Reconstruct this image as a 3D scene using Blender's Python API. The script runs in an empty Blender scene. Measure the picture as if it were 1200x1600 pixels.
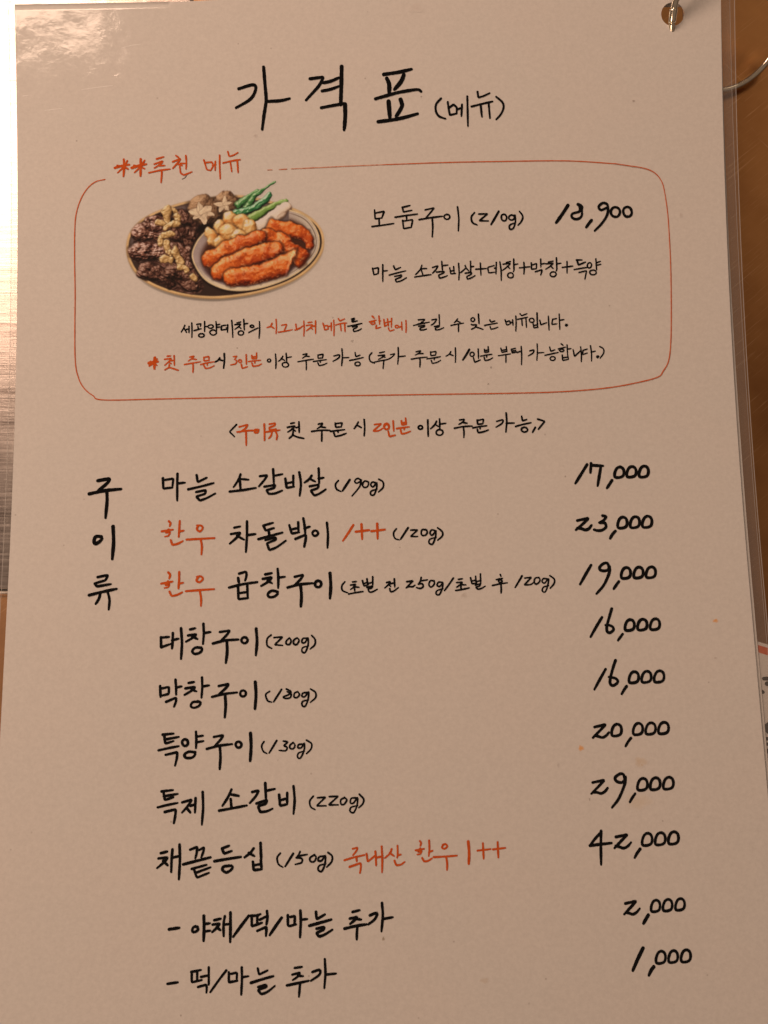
import bpy, math, random, mathutils
import numpy as np

# ------------------------------------------------------------------ camera, world, lamps, exposure
sc = bpy.context.scene
MM = 0.001
cam_d = bpy.data.cameras.new('camera'); cam = bpy.data.objects.new('camera', cam_d)
sc.collection.objects.link(cam); sc.camera = cam
cam.location = (0, 0, 221.3 * MM)
cam.rotation_euler = (math.radians(8.4), 0, 0)
cam_d.sensor_fit = 'VERTICAL'; cam_d.sensor_height = 36; cam_d.lens = 27
cam_d.clip_start = 0.005; cam_d.clip_end = 20

world = bpy.data.worlds.new('World'); sc.world = world; world.use_nodes = True
bg = world.node_tree.nodes['Background']
wt = world.node_tree                               # a dim warm room: lit ceiling above, darker walls round the table
w_tc = wt.nodes.new('ShaderNodeTexCoord'); w_xyz = wt.nodes.new('ShaderNodeSeparateXYZ'); w_rp = wt.nodes.new('ShaderNodeValToRGB')
wt.links.new(w_tc.outputs['Generated'], w_xyz.inputs[0]); wt.links.new(w_xyz.outputs[2], w_rp.inputs[0]); wt.links.new(w_rp.outputs[0], bg.inputs[0])
w_rp.color_ramp.elements[0].position = 0.05; w_rp.color_ramp.elements[0].color = (0.16, 0.09, 0.055, 1)
w_rp.color_ramp.elements[1].position = 0.65; w_rp.color_ramp.elements[1].color = (1.0, 0.69, 0.50, 1)
bg.inputs[1].default_value = 0.155

def area_lamp(name, loc, aim, sx, sy, power, col):
    d = bpy.data.lights.new(name, 'AREA'); d.shape = 'RECTANGLE'; d.size = sx; d.size_y = sy
    d.energy = power; d.color = col
    o = bpy.data.objects.new(name, d); sc.collection.objects.link(o); o.location = loc
    if aim: o.rotation_euler = (mathutils.Vector(aim) - mathutils.Vector(loc)).to_track_quat('-Z', 'Y').to_euler()
    return o
area_lamp('ceiling_lamp', (-0.615, 0.732, 0.75), None, 0.58, 0.515, 13.0, (1.0, 0.68, 0.49))
area_lamp('far_lamp', (0.92, 1.17, 1.2), None, 0.44, 0.56, 0.62, (1.0, 0.74, 0.50))
area_lamp('fill_lamp', (-1.15, -0.85, 1.15), (0, 0, 0), 0.5, 0.5, 7.0, (1.0, 0.65, 0.44))  # added fill from the front left, evens the light over the page

vs = sc.view_settings
vs.view_transform = 'Standard'; vs.look = 'None'; vs.gamma = 1; vs.exposure = 0.0

# ------------------------------------------------------------------ helpers
def link(o, parent=None):
    sc.collection.objects.link(o)
    if parent: o.parent = parent
    return o
def mesh_obj(name, verts, faces, mat, parent=None, smooth=False, fmat=None):
    me = bpy.data.meshes.new(name); me.from_pydata([tuple(c * MM for c in v) for v in verts], [], faces)
    for m in (mat if isinstance(mat, (list, tuple)) else [mat]): me.materials.append(m)
    if fmat: me.polygons.foreach_set('material_index', fmat)
    if smooth: me.polygons.foreach_set('use_smooth', [True] * len(faces))
    me.update()
    return link(bpy.data.objects.new(name, me), parent)
def tag(o, label=None, cat=None, kind=None, group=None):
    for k, v in (('label', label), ('category', cat), ('kind', kind), ('group', group)):
        if v: o[k] = v
    return o
def thing(name, label, cat, group=None):
    return tag(link(bpy.data.objects.new(name, None)), label, cat, None, group)

def material(name):
    m = bpy.data.materials.new(name); m.use_nodes = True
    nt = m.node_tree; b = nt.nodes['Principled BSDF']
    return m, nt, b
def N(nt, kind, **kw):
    n = nt.nodes.new(kind)
    for k, v in kw.items():
        if k.startswith('i_'): n.inputs[int(k[2:])].default_value = v
        else: setattr(n, k, v)
    return n
def ramp(nt, src, stops):
    r = nt.nodes.new('ShaderNodeValToRGB'); nt.links.new(src, r.inputs[0])
    e = r.color_ramp.elements
    while len(e) < len(stops): e.new(0.5)
    for k, (p, c) in enumerate(stops):
        e[k].position = p; e[k].color = c if len(c) == 4 else (*c, 1)
    return r.outputs[0]
def mixc(nt, a, b, fac, mode='MIX'):
    m = nt.nodes.new('ShaderNodeMix'); m.data_type = 'RGBA'; m.blend_type = mode
    for sock, v in ((m.inputs[0], fac), (m.inputs[6], a), (m.inputs[7], b)):
        if hasattr(v, 'links'): nt.links.new(v, sock)
        else: sock.default_value = v if not isinstance(v, tuple) or len(v) == 4 else (*v, 1)
    return m.outputs[2]
def obj_coords(nt, scale=(1, 1, 1), rot=(0, 0, 0)):
    g = nt.nodes.new('ShaderNodeNewGeometry')      # world position in metres; everything here is at rest
    r = nt.nodes.new('ShaderNodeMapping'); nt.links.new(g.outputs['Position'], r.inputs[0])
    r.inputs['Rotation'].default_value = rot
    mp = nt.nodes.new('ShaderNodeMapping'); nt.links.new(r.outputs[0], mp.inputs[0])
    mp.inputs['Scale'].default_value = scale
    return mp.outputs[0]
def noise(nt, vec, scale, detail=3, rough=0.5, dist=0.0):
    n = nt.nodes.new('ShaderNodeTexNoise'); nt.links.new(vec, n.inputs['Vector'])
    n.inputs['Scale'].default_value = scale; n.inputs['Detail'].default_value = detail
    n.inputs['Roughness'].default_value = rough; n.inputs['Distortion'].default_value = dist
    return n.outputs['Fac']
def math_(nt, op, a, b):
    m = nt.nodes.new('ShaderNodeMath'); m.operation = op
    for s, v in ((m.inputs[0], a), (m.inputs[1], b)):
        if hasattr(v, 'links'): nt.links.new(v, s)
        else: s.default_value = v
    return m.outputs[0]
def bump(nt, height, strength, dist, base=None):
    b = nt.nodes.new('ShaderNodeBump'); nt.links.new(height, b.inputs['Height'])
    b.inputs['Strength'].default_value = strength; b.inputs['Distance'].default_value = dist
    if base: nt.links.new(base, b.inputs['Normal'])
    return b.outputs[0]

def laminate_coat(nt, b):
    """the fused plastic film over everything printed: one clear coat, slightly wavy and scuffed"""
    v = obj_coords(nt)
    n1 = noise(nt, v, 55, 2, 0.5); n2 = noise(nt, v, 330, 3, 0.6, 0.6); n3 = noise(nt, v, 1400, 2)
    bb = bump(nt, n1, 0.5, 0.0004); bb = bump(nt, n2, 0.5, 0.00006, bb); bb = bump(nt, n3, 0.2, 0.000006, bb)
    nt.links.new(bb, b.inputs['Coat Normal'])
    b.inputs['Coat Weight'].default_value = 1.0
    b.inputs['Coat IOR'].default_value = 1.5
    sc_ = noise(nt, v, 120, 4, 0.6)
    rr = nt.nodes.new('ShaderNodeMapRange'); nt.links.new(sc_, rr.inputs[0])
    rr.inputs[1].default_value = 0.35; rr.inputs[2].default_value = 0.7; rr.inputs[3].default_value = 0.045; rr.inputs[4].default_value = 0.10
    nt.links.new(rr.outputs[0], b.inputs['Coat Roughness'])

PAPER = (0.775, 0.765, 0.75)
def paper_colour(nt):
    v = obj_coords(nt)
    a = noise(nt, v, 900, 5, 0.7); c = noise(nt, v, 38, 3)
    col = ramp(nt, a, [(0.25, tuple(x * 0.92 for x in PAPER)), (0.75, tuple(min(1, x * 1.06) for x in PAPER))])
    tint = ramp(nt, c, [(0.3, (0.985, 0.99, 0.99)), (0.7, (1.0, 0.99, 0.985))])
    col = mixc(nt, col, tint, 1.0, 'MULTIPLY')
    vo = nt.nodes.new('ShaderNodeTexVoronoi'); nt.links.new(v, vo.inputs['Vector']); vo.inputs['Scale'].default_value = 210
    vo.inputs['Randomness'].default_value = 1
    dots = ramp(nt, vo.outputs['Distance'], [(0.035, (1, 1, 1)), (0.075, (0, 0, 0))])
    pick = N(nt, 'ShaderNodeSeparateColor'); nt.links.new(vo.outputs['Color'], pick.inputs[0])
    some = math_(nt, 'GREATER_THAN', pick.outputs[0], 0.80)
    strength = math_(nt, 'MULTIPLY', dots, math_(nt, 'MULTIPLY', some, math_(nt, 'MULTIPLY', pick.outputs[1], 0.62)))
    return mixc(nt, col, (0.28, 0.24, 0.22), strength)

def m_paper():
    m, nt, b = material('laminated paper')
    nt.links.new(paper_colour(nt), b.inputs['Base Color'])
    b.inputs['Roughness'].default_value = 0.85; b.inputs['Specular IOR Level'].default_value = 0.1
    laminate_coat(nt, b)
    return m
def m_ink(name, col, col2):
    m, nt, b = material(name)
    v = obj_coords(nt)
    n = noise(nt, v, 900, 4, 0.7)
    nt.links.new(ramp(nt, n, [(0.35, col), (0.7, col2)]), b.inputs['Base Color'])
    b.inputs['Roughness'].default_value = 0.9; b.inputs['Specular IOR Level'].default_value = 0.0
    laminate_coat(nt, b)
    if max(col) < 0.1: b.inputs['Coat Weight'].default_value = 0.6      # wet black marker under the film
    return m
def m_print():
    m, nt, b = material('printed food photo')
    a = nt.nodes.new('ShaderNodeVertexColor'); a.layer_name = 'print'
    col = mixc(nt, paper_colour(nt), a.outputs['Color'], a.outputs['Alpha'])
    nt.links.new(col, b.inputs['Base Color'])
    b.inputs['Roughness'].default_value = 0.8; b.inputs['Specular IOR Level'].default_value = 0.1
    laminate_coat(nt, b)
    return m
def m_film(name, haze, tint):
    m, nt, b = material(name)
    nt.nodes.remove(b); out = nt.nodes['Material Output']
    tr = N(nt, 'ShaderNodeBsdfTransparent'); tr.inputs[0].default_value = (*tint, 1)
    df = N(nt, 'ShaderNodeBsdfDiffuse'); df.inputs[0].default_value = (0.62, 0.60, 0.58, 1)
    gl = N(nt, 'ShaderNodeBsdfGlossy'); gl.inputs['Roughness'].default_value = 0.1
    fr = N(nt, 'ShaderNodeFresnel')                  # a film is thin: the same reflectance from either side
    ge = N(nt, 'ShaderNodeNewGeometry')
    io = N(nt, 'ShaderNodeMapRange'); nt.links.new(ge.outputs['Backfacing'], io.inputs[0])
    io.inputs[3].default_value = 1.5; io.inputs[4].default_value = 1 / 1.5; nt.links.new(io.outputs[0], fr.inputs[0])
    n2 = bump(nt, noise(nt, obj_coords(nt), 90, 2), 0.6, 0.0006); nt.links.new(n2, gl.inputs['Normal'])
    m1 = N(nt, 'ShaderNodeMixShader'); m1.inputs[0].default_value = haze
    nt.links.new(tr.outputs[0], m1.inputs[1]); nt.links.new(df.outputs[0], m1.inputs[2])
    m2 = N(nt, 'ShaderNodeMixShader'); nt.links.new(fr.outputs[0], m2.inputs[0])
    nt.links.new(m1.outputs[0], m2.inputs[1]); nt.links.new(gl.outputs[0], m2.inputs[2])
    nt.links.new(m2.outputs[0], out.inputs[0])
    return m
def m_copper():
    m, nt, b = material('brushed brown metal')
    a = noise(nt, obj_coords(nt, (1, 1, 1)), 24, 4, 0.6)
    s1 = noise(nt, obj_coords(nt, (6, 0.16, 1), (0, 0, math.radians(50))), 300, 3, 0.7)
    s2 = noise(nt, obj_coords(nt, (4, 0.12, 1), (0, 0, math.radians(-40))), 300, 3, 0.7)
    col = ramp(nt, a, [(0.3, (0.38, 0.175, 0.065)), (0.7, (0.62, 0.32, 0.125))])
    # hairline scratches
    sc1 = ramp(nt, s1, [(0.58, (0, 0, 0)), (0.72, (1, 1, 1))])
    sc2 = ramp(nt, s2, [(0.66, (0, 0, 0)), (0.76, (1, 1, 1))])
    col = mixc(nt, col, (0.70, 0.42, 0.20), math_(nt, 'MULTIPLY', sc1, 0.8))
    col = mixc(nt, col, (0.75, 0.50, 0.28), math_(nt, 'MULTIPLY', sc2, 0.6))
    nt.links.new(col, b.inputs['Base Color'])
    b.inputs['Metallic'].default_value = 1.0
    rr = nt.nodes.new('ShaderNodeMapRange'); nt.links.new(a, rr.inputs[0])
    rr.inputs[3].default_value = 0.30; rr.inputs[4].default_value = 0.46
    nt.links.new(rr.outputs[0], b.inputs['Roughness'])
    bb = bump(nt, s1, 0.35, 0.00005); bb = bump(nt, s2, 0.3, 0.00004, bb)
    nt.links.new(bb, b.inputs['Normal'])
    return m
def m_steel():
    m, nt, b = material('brushed steel')
    s1 = noise(nt, obj_coords(nt, (0.22, 5, 1)), 260, 5, 0.75)
    a = noise(nt, obj_coords(nt), 40, 3)
    col = ramp(nt, s1, [(0.25, (0.20, 0.165, 0.15)), (0.75, (0.60, 0.55, 0.52))])
    nt.links.new(col, b.inputs['Base Color']); b.inputs['Metallic'].default_value = 1
    rr = nt.nodes.new('ShaderNodeMapRange'); nt.links.new(s1, rr.inputs[0])
    rr.inputs[3].default_value = 0.24; rr.inputs[4].default_value = 0.40
    nt.links.new(rr.outputs[0], b.inputs['Roughness'])
    nt.links.new(bump(nt, s1, 0.5, 0.00008), b.inputs['Normal'])
    return m
def m_simple(name, col, rough, metal=0.0, coat=0.0):
    m, nt, b = material(name)
    n = noise(nt, obj_coords(nt), 700, 3)
    nt.links.new(ramp(nt, n, [(0.3, tuple(x * 0.88 for x in col)), (0.7, tuple(min(1, x * 1.08) for x in col))]), b.inputs['Base Color'])
    b.inputs['Roughness'].default_value = rough; b.inputs['Metallic'].default_value = metal
    b.inputs['Coat Weight'].default_value = coat
    return m
def m_stain(name, col, dens):
    """a smear that fades out towards its rim (alpha from the mesh)"""
    m, nt, b = material(name)
    a = nt.nodes.new('ShaderNodeVertexColor'); a.layer_name = 'edge'
    n = noise(nt, obj_coords(nt), 800, 3)
    f = math_(nt, 'MULTIPLY', a.outputs['Alpha'], dens)
    f = math_(nt, 'MULTIPLY', f, math_(nt, 'ADD', n, 0.5))
    nt.links.new(mixc(nt, paper_colour(nt), col, f), b.inputs['Base Color'])
    b.inputs['Roughness'].default_value = 0.8
    laminate_coat(nt, b)
    return m

M_PAPER = m_paper()
INK = {'k': m_ink('black marker ink', (0.0025, 0.0025, 0.0035), (0.006, 0.006, 0.007)),
       'r': m_ink('red marker ink', (0.60, 0.085, 0.010), (0.70, 0.135, 0.024)),
       'b': m_ink('thin red marker ink', (0.62, 0.12, 0.03), (0.70, 0.21, 0.09)),
       'f': m_ink('worn red marker ink', (0.62, 0.20, 0.11), (0.76, 0.50, 0.40)),
       'g': m_ink('grey pen ink', (0.16, 0.14, 0.14), (0.32, 0.28, 0.27))}
M_PRINT = m_print()
M_FILM = m_film('clear laminate film', 0.085, (0.985, 0.98, 0.975))
M_RIM = m_film('cut laminate edge', 0.62, (0.97, 0.96, 0.95))  # pale haze paints the highlight along the film's cut edge
M_COPPER = m_copper(); M_STEEL = m_steel()

# ------------------------------------------------------------------ setting: the metal table top
def slab(name, x0, x1, y0, y1, z0, z1, bev, mat, parent=None):
    v = []
    for z, e in ((z0, 0), (z1 - bev, 0), (z1, bev)):
        v += [(x0 + e, y0 + e, z), (x1 - e, y0 + e, z), (x1 - e, y1 - e, z), (x0 + e, y1 - e, z)]
    f = [(3, 2, 1, 0), (8, 9, 10, 11)]
    for a in (0, 4):
        for k in range(4):
            f.append((a + k, a + (k + 1) % 4, a + 4 + (k + 1) % 4, a + 4 + k))
    return mesh_obj(name, v, f, mat, parent)
tag(slab('table_top', -700, 700, -700, 700, -30, 0, 2, M_COPPER), kind='structure')
panel = thing('steel_panel', 'brushed steel panel let into the table along the left edge of the menu', 'table panel')
slab('plate', -520, -62, 10.35, 560, 0.02, 1.5, 0.35, M_STEEL, panel)
slab('trim', -520, -62, 8.8, 9.7, 0.02, 1.45, 0.3, m_simple('polished trim', (0.95, 0.88, 0.80), 0.45, 1.0), panel)
slab('gap_shade', -520, -62, 9.7, 10.35, 0.015, 0.35, 0.05, m_simple('dark seal', (0.02, 0.016, 0.014), 0.7), panel)  # near-black strip paints the shade in the gap beside the plate

# ------------------------------------------------------------------ the menu page: flat at its foot, lifted at its head by the ring
PHI = math.radians(1.07); CO, SI = math.cos(PHI), math.sin(PHI)
OX = -1.29
def lift(w, base=3.0, amount=14.0):
    t = max(0.0, (w - 10) / 170.0)
    return base + amount * t * t
def on_page(u, w, dz=0.0, base=3.0, amount=14.0):
    return (OX + u * CO - w * SI, u * SI + w * CO, lift(w, base, amount) + dz)
def top_w(u): return 186.1 + 0.030 * u
BOTTOM = -112.0
HU, HW, HR = 90.58, 178.4, 3.42          # punched hole

def page_sheet(name, mat, parent, du=0.0, base=3.0, amount=14.0, dz=0.0, thick=0.22, half=105.0, hole=None):
    hu, hw, hr = hole or (HU, HW, HR)
    """a sheet with a punched hole, as a grid that follows the page's curl"""
    us = [HU + 2 * k for k in range(-97, 7)]
    us = [-half + du] + [x for x in us if -half + du + .4 < x < half + du - .4] + [half + du]
    ws = [HW + 2 * k for k in range(-144, 4)]
    ws = [BOTTOM] + [y for y in ws if y > BOTTOM + .4] + [None]
    verts, idx = [], {}
    for j, w in enumerate(ws):
        for i, u in enumerate(us):
            ww = top_w(u) if w is None else w
            idx[i, j] = len(verts); verts.append(on_page(u, ww, dz, base, amount))
    ic = min(range(len(us)), key=lambda i: abs(us[i] - HU)); jc = min(range(len(ws) - 1), key=lambda j: abs(ws[j] - HW))
    R = 2
    faces = []
    for j in range(len(ws) - 1):
        for i in range(len(us) - 1):
            if ic - R <= i < ic + R and jc - R <= j < jc + R: continue
            faces.append((idx[i, j], idx[i + 1, j], idx[i + 1, j + 1], idx[i, j + 1]))
    per = [(ic + R, jc + k) for k in range(-R, R)] + [(ic - k, jc + R) for k in range(-R, R)] + \
          [(ic - R, jc - k) for k in range(-R, R)] + [(ic + k, jc - R) for k in range(-R, R)]
    n = len(per); c0 = len(verts)
    for k in range(4 * n):
        a = 2 * math.pi * (k / (4 * n)) - math.pi / 4
        verts.append(on_page(hu + hr * math.cos(a), hw + hr * math.sin(a), dz, base, amount))
    for k in range(n):
        faces.append((idx[per[k]], idx[per[(k + 1) % n]], c0 + (4 * k + 4) % (4 * n), c0 + 4 * k + 3, c0 + 4 * k + 2, c0 + 4 * k + 1, c0 + 4 * k))
    cnt = {}
    for f in faces:
        for a, b in zip(f, f[1:] + f[:1]): cnt[a, b] = 1
    for a, b in [e for e in cnt if (e[1], e[0]) not in cnt]:     # cut edge of the sheet, with its own thickness
        k = len(verts)
        verts += [verts[a], verts[b], (verts[b][0], verts[b][1], verts[b][2] - thick), (verts[a][0], verts[a][1], verts[a][2] - thick)]
        faces.append((k + 1, k, k + 3, k + 2))
    return mesh_obj(name, verts, faces, mat, parent, smooth=True)

def frame_strip(name, mat, parent, inner, outer, du=0.0, base=3.0, amount=14.0, dz=-0.02, z_in=None):
    """band of film around the paper between two offsets (left, right, top, bottom)"""
    def loop(off):
        l, r, t, b = off; pts = []
        ul, ur, wb = -105 + du - l, 105 + du + r, BOTTOM - b
        cr = min(4.0, 2 + t)
        ny = 150
        for k in range(ny + 1): pts.append((ur, wb + (top_w(ur) + t - cr - wb) * k / ny))
        for k in range(1, 9):
            a = math.pi / 2 * k / 8; pts.append((ur - cr + cr * math.cos(a), top_w(ur) + t - cr + cr * math.sin(a)))
        for k in range(1, 60): pts.append((ur - cr + (ul + cr - ur + cr) * k / 60, top_w(ur - cr + (ul + cr - ur + cr) * k / 60) + t))
        for k in range(0, 9):
            a = math.pi / 2 * (1 - k / 8) ; pts.append((ul + cr - cr * math.cos(a), top_w(ul) + t - cr + cr * math.sin(a)))
        for k in range(1, ny + 1): pts.append((ul, top_w(ul) + t - cr + (wb - top_w(ul) - t + cr) * k / ny))
        for k in range(1, 30): pts.append((ul + (ur - ul) * k / 30, wb))
        return pts
    A, B = loop(inner), loop(outer)
    n = len(A)
    if inner == (0, 0, 0, 0):                       # square inner corners, where the paper is
        A = [(min(max(u, -105 + du), 105 + du), w) for u, w in A]
    v = [on_page(u, w, dz, base, amount) for u, w in A] + [on_page(u, w, dz, base, amount) for u, w in B]
    f = [(k, (k + 1) % n, n + (k + 1) % n, n + k) for k in range(n)]
    f = [tuple(reversed(q)) for q in f]
    return mesh_obj(name, v, f, mat, parent, smooth=True)

menu = thing('menu_page', 'laminated price list handwritten in black and red, with a printed plate of food', 'menu')
menu.location = (0, 0, 0)
page_sheet('paper', M_PAPER, menu)
frame_strip('laminate_margin', M_FILM, menu, (0, 0, 0, 0), (1.75, 3.95, 4.0, 4.0))
frame_strip('laminate_edge', M_RIM, menu, (1.75, 3.95, 4.0, 4.0), (1.95, 4.17, 4.2, 4.2), dz=0.03)

under = thing('menu_page', 'second laminated menu page tucked under the price list, only its right edge showing', 'menu')
page_sheet('paper', M_PAPER, under, du=1.15, base=2.3, amount=12.2, half=105, hole=(HU + 1.0, HW + 1.2, 3.95))
frame_strip('laminate_margin', M_FILM, under, (0, 0, 0, 0), (1.0, 2.6, 3.4, 4.0), du=1.15, base=2.3, amount=12.2)
frame_strip('laminate_edge', M_RIM, under, (1.0, 2.6, 3.4, 4.0), (1.15, 2.75, 3.6, 4.2), du=1.15, base=2.3, amount=12.2, dz=0.03)

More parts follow.
